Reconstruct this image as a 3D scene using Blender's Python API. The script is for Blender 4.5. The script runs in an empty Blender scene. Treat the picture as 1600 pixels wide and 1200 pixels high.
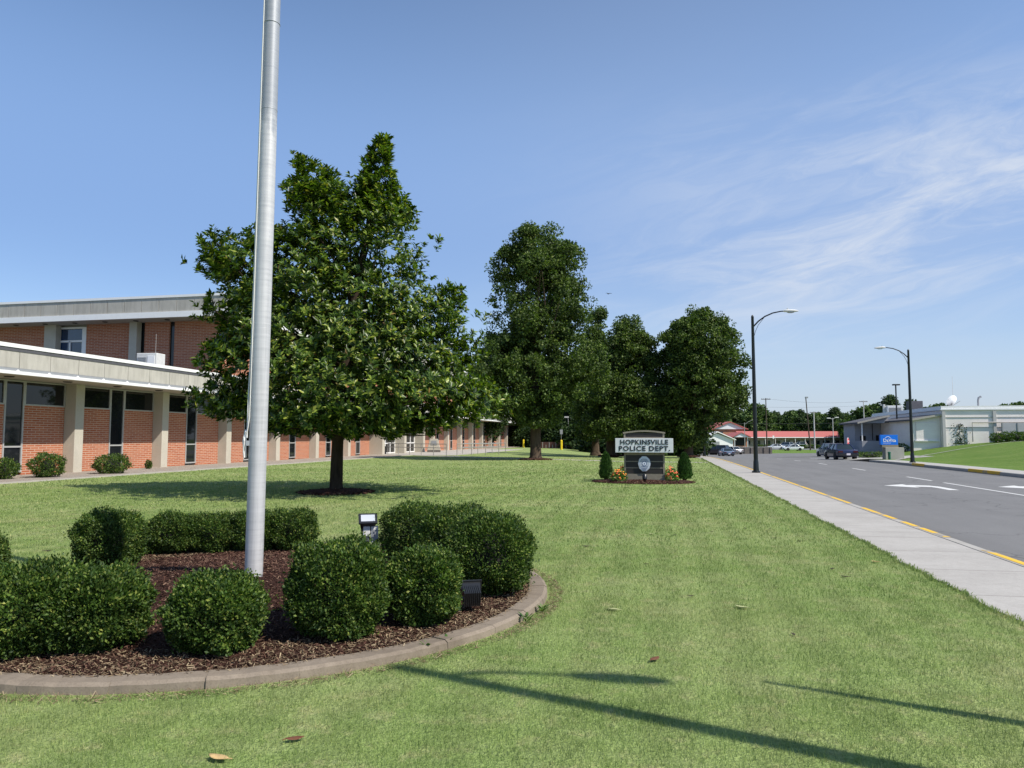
import bpy, math, random
import numpy as np
from mathutils import Vector, Matrix
random.seed(7); RNG = np.random.default_rng(11)
SC = bpy.context.scene
C = SC.collection
rad = math.radians

# ------------------------------------------------------------------ camera
F, CAMH = 1150.0, 1.6
PIT = math.atan(84/F); PHI = math.atan(234/F*math.cos(PIT))
cd = bpy.data.cameras.new('camera'); cam = bpy.data.objects.new('camera', cd); C.objects.link(cam)
cam.location = (0, 0, CAMH); cam.rotation_euler = (math.pi/2+PIT, 0, PHI)
cd.sensor_width = 36; cd.lens = F/1600*36; cd.clip_start = .05; cd.clip_end = 5000
SC.camera = cam
# ------------------------------------------------------------------ light
SUN_EL = rad(48.5); SUN_DIR = Vector((.945*math.cos(SUN_EL), -.327*math.cos(SUN_EL), math.sin(SUN_EL)))
SUN_AZ = math.atan2(SUN_DIR.x, SUN_DIR.y)
ld = bpy.data.lights.new('sun', 'SUN'); ld.energy = 5.0; ld.angle = rad(.53); ld.color = (1, .935, .83)
sun = bpy.data.objects.new('sun', ld); C.objects.link(sun)
sun.rotation_euler = SUN_DIR.to_track_quat('Z', 'Y').to_euler(); sun.location = (30, -20, 60)
SC.view_settings.view_transform = 'Standard'; SC.view_settings.look = 'None'
SC.view_settings.exposure = 0.22; SC.view_settings.gamma = 1
SKY_STRENGTH = .142
def make_world():
    w = bpy.data.worlds.new('World'); SC.world = w; w.use_nodes = True
    nt = w.node_tree; N = nt.nodes; L = nt.links; N.clear()
    def nd(t, **k):
        n = N.new(t)
        for a, b in k.items(): setattr(n, a, b)
        return n
    def mth(op, a, b=None, c=None, clamp=False):
        n = nd('ShaderNodeMath', operation=op); n.use_clamp = clamp
        for i, q in enumerate((a, b, c)):
            if q is None: continue
            if isinstance(q, (int, float)): n.inputs[i].default_value = q
            else: L.new(q, n.inputs[i])
        return n.outputs[0]
    sky = nd('ShaderNodeTexSky', sky_type='NISHITA'); sky.sun_disc = False
    sky.sun_elevation = SUN_EL; sky.sun_rotation = SUN_AZ
    sky.altitude = 150; sky.air_density = 1.0; sky.dust_density = 0.4; sky.ozone_density = 4.6
    tc = nd('ShaderNodeTexCoord'); sp = nd('ShaderNodeSeparateXYZ'); L.new(tc.outputs['Generated'], sp.inputs[0])
    X, Y, Z = sp.outputs
    az = mth('ARCTAN2', X, Y); el = mth('ARCSINE', Z)
    # cirrus streaks: stretched noise in (azimuth, elevation)
    cx = nd('ShaderNodeCombineXYZ')
    sh = mth('ADD', el, mth('MULTIPLY', az, -.16))
    L.new(mth('MULTIPLY', az, 2.2), cx.inputs[0]); L.new(mth('MULTIPLY', sh, 9.0), cx.inputs[1])
    n0 = nd('ShaderNodeTexNoise'); n0.inputs['Scale'].default_value = 1.3; n0.inputs['Detail'].default_value = 3
    L.new(cx.outputs[0], n0.inputs['Vector'])
    wv = nd('ShaderNodeVectorMath', operation='MULTIPLY_ADD'); L.new(n0.outputs['Color'], wv.inputs[0])
    wv.inputs[1].default_value = (1.1, 1.1, 0); L.new(cx.outputs[0], wv.inputs[2])
    n1 = nd('ShaderNodeTexNoise'); n1.inputs['Scale'].default_value = 1.7; n1.inputs['Detail'].default_value = 9; n1.inputs['Roughness'].default_value = .67
    L.new(wv.outputs[0], n1.inputs['Vector'])
    def gauss(q, c, s):
        d = mth('DIVIDE', mth('SUBTRACT', q, c), s)
        return mth('EXPONENT', mth('MULTIPLY', mth('MULTIPLY', d, d), -1.0))
    a0 = -PHI
    m1 = mth('MULTIPLY', gauss(az, a0+rad(29.), rad(20)), gauss(mth('SUBTRACT', el, mth('MULTIPLY', az, .16)), rad(10.6), rad(5.2)))
    m2 = mth('MULTIPLY', gauss(az, a0+rad(27), rad(17)), mth('MULTIPLY', gauss(el, rad(19.5), rad(4.5)), .5))
    m3 = mth('MULTIPLY', gauss(el, rad(0), rad(9)), mth('MULTIPLY', gauss(az, a0+rad(45), rad(35)), .5))
    mm = mth('ADD', m1, m2, clamp=True)
    mr = nd('ShaderNodeMapRange'); mr.interpolation_type = 'SMOOTHSTEP'
    L.new(n1.outputs[0], mr.inputs[0]); mr.inputs[1].default_value = .36; mr.inputs[2].default_value = .70
    cl = mth('ADD', mth('MULTIPLY', mm, mth('ADD', mth('MULTIPLY', mr.outputs[0], .85), .16)), mth('ADD', mth('MULTIPLY', m3, .25), mth('MULTIPLY', gauss(az, a0+rad(14), rad(24)), .10)), clamp=True)
    # thin high veil, thickest between ten and twenty-five degrees up, and a pale hazy skyline
    hz = nd('ShaderNodeMix', data_type='RGBA'); L.new(mth('MULTIPLY', gauss(el, rad(17.5), rad(11)), .82), hz.inputs['Factor'])
    L.new(sky.outputs[0], hz.inputs[6]); hz.inputs[7].default_value = (1.60, 2.62, 4.72, 1)
    lo = nd('ShaderNodeMix', data_type='RGBA'); L.new(mth('MULTIPLY', gauss(el, rad(0), rad(7)), .75), lo.inputs['Factor'])
    L.new(hz.outputs[2], lo.inputs[6]); lo.inputs[7].default_value = (2.85, 3.35, 4.3, 1)
    mx = nd('ShaderNodeMix', data_type='RGBA'); L.new(mth('MULTIPLY', cl, .76), mx.inputs['Factor'])
    L.new(lo.outputs[2], mx.inputs[6]); mx.inputs[7].default_value = (4.5, 4.8, 5.3, 1)
    bg = nd('ShaderNodeBackground'); bg.inputs[1].default_value = SKY_STRENGTH
    L.new(mx.outputs[2], bg.inputs[0])
    out = nd('ShaderNodeOutputWorld'); L.new(bg.outputs[0], out.inputs[0])
make_world()
SC.cycles.max_bounces = 8; SC.cycles.transparent_max_bounces = 8

# ------------------------------------------------------------------ geometry helpers
def P(u, v, z=0.):
    """point on height z that the photo shows at (u, v) - used to survey where things stand"""
    x = (u-800)/F; y = (600-v)/F
    fw = math.cos(PIT)-y*math.sin(PIT); up = math.sin(PIT)+y*math.cos(PIT)
    t = (z-CAMH)/up; xc = x*t; d = fw*t
    return Vector((xc*math.cos(PHI)-d*math.sin(PHI), xc*math.sin(PHI)+d*math.cos(PHI), z))
def D(u, d, v=None):
    """point at distance d on the column u; z from row v"""
    if v is None: xc = (u-800)/F*d*1.0; return Vector((xc*math.cos(PHI)-d*math.sin(PHI), xc*math.sin(PHI)+d*math.cos(PHI), 0))
    y = (600-v)/F; fw = math.cos(PIT)-y*math.sin(PIT); up = math.sin(PIT)+y*math.cos(PIT)
    t = d/fw; xc = (u-800)/F*t
    return Vector((xc*math.cos(PHI)-d*math.sin(PHI), xc*math.sin(PHI)+d*math.cos(PHI), CAMH+up*t))
def sstep(t): t = np.clip(t, 0, 1); return t*t*(3-2*t)
def drop(Y):
    Y = np.asarray(Y, float)
    return -.022*np.clip(8*np.log1p(np.exp((Y-64)/8)), 0, 64)
def H(X, Y):
    X = np.asarray(X, float); Y = np.asarray(Y, float)
    m = sstep((X+16)/14)
    hill = 1.62*sstep((X-18.2)/16.)*sstep((X-16.5)/3)*(1-.75*sstep((Y-84)/30))
    return drop(Y)*m + hill*(1-sstep((Y-130)/30))
def Hf(x, y): return float(H(x, y))

class MB:
    def __init__(s): s.v = []; s.f = []; s.M = None
    def add(s, vs, fs):
        k = len(s.v)
        for q in vs:
            q = Vector(q)
            s.v.append(tuple(s.M @ q) if s.M else tuple(q))
        s.f += [tuple(i+k for i in t) for t in fs]; return s
    def box(s, x0, x1, y0, y1, z0, z1):
        return s.add([(x0,y0,z0),(x1,y0,z0),(x1,y1,z0),(x0,y1,z0),(x0,y0,z1),(x1,y0,z1),(x1,y1,z1),(x0,y1,z1)],
                     [(3,2,1,0),(4,5,6,7),(0,1,5,4),(1,2,6,5),(2,3,7,6),(3,0,4,7)])
    def tube(s, pts, rs, n=10, caps=True):
        pts = [Vector(p) for p in pts]
        if not hasattr(rs, '__len__'): rs = [rs]*len(pts)
        vs = []; fs = []
        up = Vector((0,0,1))
        t0 = (pts[1]-pts[0]).normalized()
        a = t0.cross(Vector((1,0,0)) if abs(t0.z) > .8 else up).normalized()
        for i, p in enumerate(pts):
            t = (pts[min(i+1,len(pts)-1)]-pts[max(i-1,0)]).normalized()
            a = (a - t*a.dot(t)).normalized(); b = t.cross(a)
            for k in range(n):
                w = 2*math.pi*k/n
                vs.append(p+(a*math.cos(w)+b*math.sin(w))*rs[i])
        for i in range(len(pts)-1):
            for k in range(n):
                fs.append((i*n+k, i*n+(k+1)%n, (i+1)*n+(k+1)%n, (i+1)*n+k))
        if caps:
            fs.append(tuple(range(n-1,-1,-1))); fs.append(tuple(range((len(pts)-1)*n, len(pts)*n)))
        return s.add(vs, fs)
    def cyl(s, p0, p1, r0, r1=None, n=14): return s.tube([p0, p1], [r0, r0 if r1 is None else r1], n)
    def lathe(s, prof, n=24, c=(0,0,0)):
        vs = []; fs = []
        for (r, z) in prof:
            for k in range(n):
                w = 2*math.pi*k/n; vs.append((c[0]+r*math.cos(w), c[1]+r*math.sin(w), c[2]+z))
        m = len(prof)
        for i in range(m-1):
            for k in range(n): fs.append((i*n+k, i*n+(k+1)%n, (i+1)*n+(k+1)%n, (i+1)*n+k))
        fs.append(tuple(range(n-1,-1,-1))); fs.append(tuple(range((m-1)*n, m*n)))
        return s.add(vs, fs)
    def prism(s, poly, d0, d1, axis='y'):
        """poly of 2-d points; axis y: (x,z) extruded in y; axis x: (y,z) extruded in x; axis z: (x,y) extruded in z"""
        def m(p, d):
            return {'y': (p[0], d, p[1]), 'x': (d, p[0], p[1]), 'z': (p[0], p[1], d)}[axis]
        n = len(poly)
        vs = [m(p, d0) for p in poly]+[m(p, d1) for p in poly]
        fs = [tuple(range(n)), tuple(range(2*n-1, n-1, -1))]+[(i, (i+1)%n+0, (i+1)%n+n, i+n)[::-1] for i in range(n)]
        return s.add(vs, fs)
    def ell(s, c, r, nu=14, nv=8):
        prof = []
        vs = []; fs = []
        for i in range(nv+1):
            a = -math.pi/2+math.pi*i/nv
            for k in range(nu):
                w = 2*math.pi*k/nu
                vs.append((c[0]+r[0]*math.cos(a)*math.cos(w), c[1]+r[1]*math.cos(a)*math.sin(w), c[2]+r[2]*math.sin(a)))
        for i in range(nv):
            for k in range(nu): fs.append((i*nu+k, i*nu+(k+1)%nu, (i+1)*nu+(k+1)%nu, (i+1)*nu+k))
        return s.add(vs, fs)
    def build(s, name, mat, parent=None, smooth=False, bevel=0, fix=True):
        me = bpy.data.meshes.new(name); me.from_pydata(s.v, [], s.f)
        if fix:
            import bmesh
            bm = bmesh.new(); bm.from_mesh(me)
            bmesh.ops.recalc_face_normals(bm, faces=bm.faces); bm.to_mesh(me); bm.free()
        return link(name, me, mat, parent, smooth, bevel)
def link(name, me, mat, parent=None, smooth=False, bevel=0):
    o = bpy.data.objects.new(name, me); C.objects.link(o)
    if mat: me.materials.append(mat)
    if parent: o.parent = parent
    if smooth:
        me.polygons.foreach_set('use_smooth', [True]*len(me.polygons))
        try: me.set_sharp_from_angle(angle=rad(38))
        except Exception: pass
    if bevel:
        b = o.modifiers.new('bevel', 'BEVEL'); b.width = bevel; b.segments = 2; b.limit_method = 'ANGLE'; b.angle_limit = rad(30)
    return o
def np_mesh(name, V, Fc, mat, parent=None):
    me = bpy.data.meshes.new(name); V = np.ascontiguousarray(V, np.float32); Fc = np.ascontiguousarray(Fc, np.int32)
    n, k = Fc.shape
    me.vertices.add(len(V)); me.vertices.foreach_set('co', V.ravel())
    me.loops.add(n*k); me.loops.foreach_set('vertex_index', Fc.ravel())
    me.polygons.add(n); me.polygons.foreach_set('loop_start', np.arange(0, n*k, k, dtype=np.int32))
    me.update(calc_edges=True)
    return link(name, me, mat, parent)
def tag(o, label=None, cat=None, group=None, kind=None):
    if label: o['label'] = label
    if cat: o['category'] = cat
    if group: o['group'] = group
    if kind: o['kind'] = kind
    return o
def thing(name, label, cat, loc=(0,0,0), rz=0, group=None):
    o = bpy.data.objects.new(name, None); C.objects.link(o); o.empty_display_size = .2
    o.location = loc; o.rotation_euler = (0,0,rz); return tag(o, label, cat, group)
def struct(o): o['kind'] = 'structure'; return o
def copy_tree(o, parent=None):
    c = o.copy(); C.objects.link(c)
    if parent is not None: c.parent = parent
    for ch in list(o.children): copy_tree(ch, c)
    return c
def text_mesh(name, body, size, depth, mat, parent, loc, rot, bold=0., align='CENTER', sx=1., space=1.):
    cu = bpy.data.curves.new(name, 'FONT'); cu.body = body; cu.size = size; cu.extrude = depth; cu.offset = bold
    cu.align_x = align; cu.align_y = 'CENTER'; cu.space_character = space; cu.resolution_u = 3
    t = bpy.data.objects.new(name, cu); C.objects.link(t)
    bpy.context.view_layer.update()
    me = bpy.data.meshes.new_from_object(t.evaluated_get(bpy.context.evaluated_depsgraph_get()))
    bpy.data.objects.remove(t); bpy.data.curves.remove(cu)
    me.transform(Matrix.Diagonal((sx, 1, 1, 1)))
    me.materials.clear()
    o = link(name, me, mat, parent); o.location = loc; o.rotation_euler = rot
    return o

# ------------------------------------------------------------------ materials
class NB:
    def __init__(s, name):
        s.m = bpy.data.materials.new(name); s.m.use_nodes = True; s.nt = s.m.node_tree
        s.N = s.nt.nodes; s.L = s.nt.links; s.b = s.N['Principled BSDF']; s.out = s.N['Material Output']
    def n(s, t, **k):
        q = s.N.new(t)
        for a, b in k.items(): setattr(q, a, b)
        return q
    def put(s, sock, v):
        if isinstance(v, bpy.types.NodeSocket): s.L.new(v, sock)
        else: sock.default_value = v
    def pos(s, sc=(1,1,1), kind='geo'):
        if kind == 'geo': o = s.n('ShaderNodeNewGeometry').outputs['Position']
        else: o = s.n('ShaderNodeTexCoord').outputs['Object']
        mp = s.n('ShaderNodeMapping'); s.L.new(o, mp.inputs[0]); mp.inputs['Scale'].default_value = sc
        return mp.outputs[0]
    def noise(s, vec, scale, detail=4, rough=.55, out=0):
        q = s.n('ShaderNodeTexNoise'); s.L.new(vec, q.inputs['Vector']); q.inputs['Scale'].default_value = scale
        q.inputs['Detail'].default_value = detail; q.inputs['Roughness'].default_value = rough; return q.outputs[out]
    def ramp(s, fac, stops, interp='LINEAR'):
        r = s.n('ShaderNodeValToRGB'); s.L.new(fac, r.inputs[0]); e = r.color_ramp.elements; r.color_ramp.interpolation = interp
        while len(e) < len(stops): e.new(.5)
        for i, (p, c) in enumerate(stops):
            e[i].position = p; e[i].color = (*c, 1) if len(c) == 3 else c
        return r.outputs[0]
    def mix(s, f, a, b, mode='MIX'):
        q = s.n('ShaderNodeMix', data_type='RGBA'); q.blend_type = mode
        s.put(q.inputs['Factor'], f)
        for i, v in ((6, a), (7, b)): s.put(q.inputs[i], v if isinstance(v, bpy.types.NodeSocket) else (*v, 1))
        return q.outputs[2]
    def bump(s, h, strength=.4, dist=.02):
        q = s.n('ShaderNodeBump'); q.inputs['Strength'].default_value = strength; q.inputs['Distance'].default_value = dist
        s.L.new(h, q.inputs['Height']); s.L.new(q.outputs[0], s.b.inputs['Normal'])
    def set(s, col=None, rough=.6, metal=0., spec=None):
        if col is not None: s.put(s.b.inputs['Base Color'], col if isinstance(col, bpy.types.NodeSocket) else (*col, 1))
        s.put(s.b.inputs['Roughness'], rough); s.put(s.b.inputs['Metallic'], metal)
        if spec is not None: s.b.inputs['Specular IOR Level'].default_value = spec
        return s.m
def g(v): return (v, v, v)
def varied(name, a, b, scale=3., rough=.7, metal=0., bump=.15, stretch=(1,1,1), bdist=.01, kind='geo', spec=None):
    q = NB(name); p = q.pos(stretch, kind)
    n = q.noise(p, scale, 6, .65); n2 = q.noise(p, scale*9, 4, .6)
    f = q.mix(.35, n, n2)
    c = q.ramp(f, [(.3, a), (.7, b)])
    if bump: q.bump(n2, bump, bdist)
    return q.set(c, rough, metal, spec)
def plain(name, col, rough=.5, metal=0., var=.12, scale=6., spec=None):
    return varied(name, tuple(x*(1-var) for x in col), tuple(min(1, x*(1+var)) for x in col), scale, rough, metal, 0, spec=spec)

def grass_col(q, vec, blade=False):
    n1 = q.noise(vec, .22, 5, .6); n2 = q.noise(vec, 1.3, 4, .6)
    a = q.ramp(n1, [(.34, (0.215,0.308,0.084)), (.5, (0.287,0.371,0.123)), (.68, (0.401,0.428,0.194))])
    b = q.ramp(n2, [(.32, (0.195,0.299,0.081)), (.55, (0.282,0.368,0.123)), (.75, (0.413,0.421,0.213))])
    n3 = q.noise(vec, .55, 4, .7); n4 = q.noise(vec, 4.2, 4, .7)
    c = q.mix(.5, a, b)
    c = q.mix(q.ramp(n3, [(.52, g(0)), (.72, g(.55))]), c, (0.495,0.469,0.255))
    n5 = q.noise(vec, 1.9, 5, .75)
    c = q.mix(q.ramp(n5, [(.30, g(.55)), (.46, g(0))]), c, (0.129,0.196,0.053))
    # faint mower passes along the lawn
    st = q.n('ShaderNodeTexWave', wave_type='BANDS', bands_direction='X'); q.L.new(vec, st.inputs['Vector']); st.inputs['Scale'].default_value = .55; st.inputs['Distortion'].default_value = 1.6; st.inputs['Detail'].default_value = 2
    c = q.mix(1., c, q.ramp(st.outputs[1], [(.3, g(.93)), (.7, g(1.06))]), 'MULTIPLY')
    return q.mix(q.ramp(n4, [(.54, g(0)), (.7, g(.5))]), c, (0.540,0.482,0.269))
def m_lawn():
    q = NB('lawn'); p = q.pos(); c = grass_col(q, p)
    st = q.noise(q.pos((.9, 9, 1)), 1.0, 3, .6)
    n3 = q.noise(p, 34, 3, .7); n4 = q.noise(p, 7, 4, .7)
    c = q.mix(q.ramp(n4, [(.35, g(.0)), (.62, g(.35))]), c, (.15,.20,.06))
    c = q.mix(q.ramp(n3, [(.3, g(.5)), (.6, g(0))]), c, (.07,.105,.028))
    c = q.mix(q.ramp(st, [(.45, g(0)), (.75, g(.3))]), c, (.30,.35,.16))
    sp = q.n('ShaderNodeSeparateXYZ'); q.L.new(p, sp.inputs[0]); mr = q.n('ShaderNodeMapRange'); q.L.new(sp.outputs[0], mr.inputs[0]); mr.inputs[1].default_value = 14; mr.inputs[2].default_value = 17   # greener turf across the road
    c = q.mix(mr.outputs[0], c, q.mix(1., c, (.50,.64,.34), 'MULTIPLY'))
    q.bump(n3, .8, .05)
    return q.set(c, .95, 0, .15)
def m_blade():
    q = NB('grass_blade'); p = q.pos(); c = grass_col(q, p)
    r = q.n('ShaderNodeNewGeometry').outputs['Random Per Island']
    v = q.ramp(r, [(0, (.72,.78,.66)), (.55, (1.02,1.02,1.0)), (.88, (1.15,1.12,1.08)), (.94, (1.5,1.35,1.45)), (1, (1.9,1.6,1.8))])
    c = q.mix(1., c, v, 'MULTIPLY')
    q.set(c, .6, 0, .25)
    t = q.n('ShaderNodeBsdfTranslucent'); q.L.new(c, t.inputs[0])
    mx = q.n('ShaderNodeMixShader'); mx.inputs[0].default_value = .42
    q.L.new(q.b.outputs[0], mx.inputs[1]); q.L.new(t.outputs[0], mx.inputs[2]); q.L.new(mx.outputs[0], q.out.inputs[0])
    return q.m
def m_leaf(name, stops, rough=.45, trans=.25, spec=.4, tcol=(1.3,1.6,.6), clump=1.1):
    q = NB(name)
    r = q.n('ShaderNodeNewGeometry').outputs['Random Per Island']
    c = q.ramp(r, stops)
    n = q.noise(q.pos(), clump, 2, .5)
    c = q.mix(1., c, q.ramp(n, [(.3, (.66,.68,.7)), (.7, (1.36,1.32,1.2))]), 'MULTIPLY')
    q.set(c, rough, 0, spec)
    t = q.n('ShaderNodeBsdfTranslucent'); q.L.new(q.mix(1., c, tcol, 'MULTIPLY'), t.inputs[0])
    mx = q.n('ShaderNodeMixShader'); mx.inputs[0].default_value = trans
    q.L.new(q.b.outputs[0], mx.inputs[1]); q.L.new(t.outputs[0], mx.inputs[2]); q.L.new(mx.outputs[0], q.out.inputs[0])
    return q.m
def m_brick():
    q = NB('brick'); tc = q.n('ShaderNodeNewGeometry'); sp = q.n('ShaderNodeSeparateXYZ'); q.L.new(tc.outputs['Position'], sp.inputs[0])
    ad = q.n('ShaderNodeMath', operation='ADD'); q.L.new(sp.outputs[0], ad.inputs[0]); q.L.new(sp.outputs[1], ad.inputs[1])
    cb = q.n('ShaderNodeCombineXYZ'); q.L.new(ad.outputs[0], cb.inputs[0]); q.L.new(sp.outputs[2], cb.inputs[1])
    b = q.n('ShaderNodeTexBrick'); q.L.new(cb.outputs[0], b.inputs['Vector'])
    b.inputs['Scale'].default_value = 1; b.inputs['Brick Width'].default_value = .42; b.inputs['Row Height'].default_value = .1
    b.inputs['Mortar Size'].default_value = .015; b.inputs['Mortar Smooth'].default_value = .15; b.inputs['Bias'].default_value = 0
    b.inputs['Color1'].default_value = (.345,.094,.040,1); b.inputs['Color2'].default_value = (.45,.155,.074,1); b.inputs['Mortar'].default_value = (.50,.37,.29,1)
    n = q.noise(q.pos(), .8, 5, .6); n2 = q.noise(q.pos((1,1,6)), 5, 3, .6)
    c = q.mix(q.ramp(n, [(.4, g(0)), (.75, g(.4))]), b.outputs[0], (.39,.185,.115))
    c = q.mix(q.ramp(n2, [(.5, g(0)), (.8, g(.35))]), c, (.22,.058,.03))
    q.bump(b.outputs[1], -.3, .01)
    return q.set(c, .9, 0, .2)
def m_concrete(name, a, b, stain=(.18,.165,.14), joint=None, rough=.9):
    q = NB(name); p = q.pos()
    n = q.noise(p, .9, 8, .68); n2 = q.noise(p, 14, 5, .7); n3 = q.noise(p, 90, 2, .6)
    c = q.ramp(q.mix(.4, n, n2), [(.3, a), (.7, b)])
    n4 = q.noise(q.pos((.6,2.4,1)), .7, 6, .7)
    c = q.mix(q.ramp(n4, [(.5, g(0)), (.78, g(.55))]), c, stain)
    c = q.mix(q.ramp(n3, [(.3, g(.3)), (.5, g(0))]), c, tuple(x*.5 for x in a))
    q.bump(n2, .25, .01)
    return q.set(c, rough, 0, .25)
def m_asphalt():
    q = NB('asphalt'); p = q.pos()
    n = q.noise(q.pos((1.6,.12,1)), .9, 6, .6); n2 = q.noise(p, 60, 3, .7); n3 = q.noise(p, .35, 5, .6)
    c = q.ramp(q.mix(.5, n, n3), [(.3, (.150,.149,.148)), (.7, (.205,.203,.20))])
    c = q.mix(q.ramp(n2, [(.35, g(.4)), (.55, g(0))]), c, g(.07))
    # tar cracks
    v = q.n('ShaderNodeTexVoronoi', feature='DISTANCE_TO_EDGE'); wv = q.n('ShaderNodeVectorMath', operation='MULTIPLY_ADD')
    q.L.new(q.noise(p, .8, 4, .6, 1), wv.inputs[0]); wv.inputs[1].default_value = (2.5,2.5,0); q.L.new(p, wv.inputs[2])
    q.L.new(wv.outputs[0], v.inputs['Vector']); v.inputs['Scale'].default_value = .22
    c = q.mix(q.ramp(v.outputs['Distance'], [(0, g(.55)), (.006, g(0))]), c, g(.05))
    o_ = q.noise(p, 1.7, 5, .8); c = q.mix(q.ramp(o_, [(.66, g(0)), (.78, g(.5))]), c, g(.06))          # oil spots
    sp = q.n('ShaderNodeSeparateXYZ'); q.L.new(p, sp.inputs[0])
    for x0, w, k in ((4.75, .35, .45), (15.1, .4, .4), (10.66, .25, .15)):                                # gutter dirt and the lane seam
        mr = q.n('ShaderNodeMapRange'); ab = q.n('ShaderNodeMath', operation='ABSOLUTE'); sb = q.n('ShaderNodeMath', operation='SUBTRACT'); q.L.new(sp.outputs[0], sb.inputs[0]); sb.inputs[1].default_value = x0; q.L.new(sb.outputs[0], ab.inputs[0]); q.L.new(ab.outputs[0], mr.inputs[0])
        mr.inputs[1].default_value = 0; mr.inputs[2].default_value = w; mr.inputs[3].default_value = k; mr.inputs[4].default_value = 0
        ml = q.n('ShaderNodeMath', operation='MULTIPLY'); q.L.new(mr.outputs[0], ml.inputs[0]); q.L.new(q.noise(q.pos((3,.5,1)), 1.5, 4, .6), ml.inputs[1]); c = q.mix(ml.outputs[0], c, (.09,.082,.07))
    q.bump(n2, .35, .01)
    return q.set(c, .88, 0, .3)
def m_mulch(name, stops):
    q = NB(name); p = q.pos((1,1,1)); n = q.noise(p, 38, 5, .75); n2 = q.noise(p, 3, 4, .6)
    c = q.ramp(q.mix(.25, n, n2), stops)
    q.bump(n, 1., .04); return q.set(c, .95, 0, .1)
def m_chip(name, stops):
    q = NB(name); r = q.n('ShaderNodeNewGeometry').outputs['Random Per Island']
    return q.set(q.ramp(r, stops), .9, 0, .15)
def m_bark(name, a, b, sc=6.):
    q = NB(name); p = q.pos((1,1,.16)); n = q.noise(p, sc, 6, .7); n2 = q.noise(q.pos(), 1.2, 3, .6)
    c = q.ramp(n, [(.35, a), (.65, b)]); c = q.mix(q.ramp(n2, [(.4, g(0)), (.7, g(.4))]), c, tuple(x*1.3 for x in b))
    q.bump(n, .9, .05); return q.set(c, .95, 0, .1)
def m_glass(name, col=(.012,.014,.016), rough=.03, spec=.5):
    q = NB(name); n = q.noise(q.pos(), .5, 2, .5); q.bump(n, .04, .02)
    return q.set(q.ramp(q.noise(q.pos((1,1,.5)), .6, 3, .5), [(.35, tuple(x*.6 for x in col)), (.7, tuple(x*1.5 for x in col))]), rough, 0, spec)
def m_alu():
    q = NB('brushed_aluminium'); p = q.pos((1,1,24)); n = q.noise(p, 1.3, 6, .75); n2 = q.noise(q.pos((9,9,.3)), 2., 6, .7)
    f = q.mix(.6, n, n2)
    c = q.ramp(f, [(.32, (.36,.365,.37)), (.52, (.54,.54,.545)), (.7, (.65,.65,.65))])
    d = q.ramp(f, [(.3, (.27,.285,.31)), (.7, (.40,.42,.45))])          # darker, bluer grey higher up, past a ragged boundary
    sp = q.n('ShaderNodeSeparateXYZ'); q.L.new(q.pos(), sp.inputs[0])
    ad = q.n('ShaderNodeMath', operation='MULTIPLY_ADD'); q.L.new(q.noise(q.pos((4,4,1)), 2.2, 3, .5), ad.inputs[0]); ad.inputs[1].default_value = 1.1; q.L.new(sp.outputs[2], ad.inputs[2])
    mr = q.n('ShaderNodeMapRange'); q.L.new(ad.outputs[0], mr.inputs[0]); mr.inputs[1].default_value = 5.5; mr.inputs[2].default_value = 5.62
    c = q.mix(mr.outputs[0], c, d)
    r = q.ramp(n, [(.3, g(.40)), (.7, g(.55))]); q.bump(n, .08, .01)
    return q.set(c, r, .2, .5)
def m_yellow():
    q = NB('kerb_paint'); p = q.pos(); n = q.noise(p, 7, 6, .75); n2 = q.noise(p, 1.1, 3, .5)
    c = q.mix(q.ramp(q.mix(.6, n, n2), [(.53, g(0)), (.58, g(1))]), (.72,.44,.035), (.30,.28,.24)); return q.set(c, .8)
def m_mark():
    q = NB('road_paint'); n = q.noise(q.pos(), 11, 6, .75)
    return q.set(q.mix(q.ramp(n, [(.58, g(0)), (.72, g(.8))]), (.62,.62,.60), (.16,.16,.16)), .8)
def m_fascia():
    q = NB('precast_panel'); p = q.pos(); n = q.noise(p, 1.2, 5, .6); n2 = q.noise(p, 60, 3, .7); n3 = q.noise(q.pos((2.4,2.4,.35)), 1.6, 5, .7)
    c = q.ramp(q.mix(.5, n, n2), [(.3, (.38,.36,.32)), (.7, (.50,.478,.432))])
    c = q.mix(q.ramp(n3, [(.45, g(0)), (.72, g(.65))]), c, (.26,.245,.215)); q.bump(n2, .3, .01)
    return q.set(c, .9, 0, .2)
def m_roofred():
    q = NB('red_roof'); p = q.pos((3,3,1)); n = q.noise(p, 3, 4, .6)
    return q.set(q.ramp(n, [(.3, (.34,.085,.075)), (.7, (.45,.14,.125))]), .8)

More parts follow.
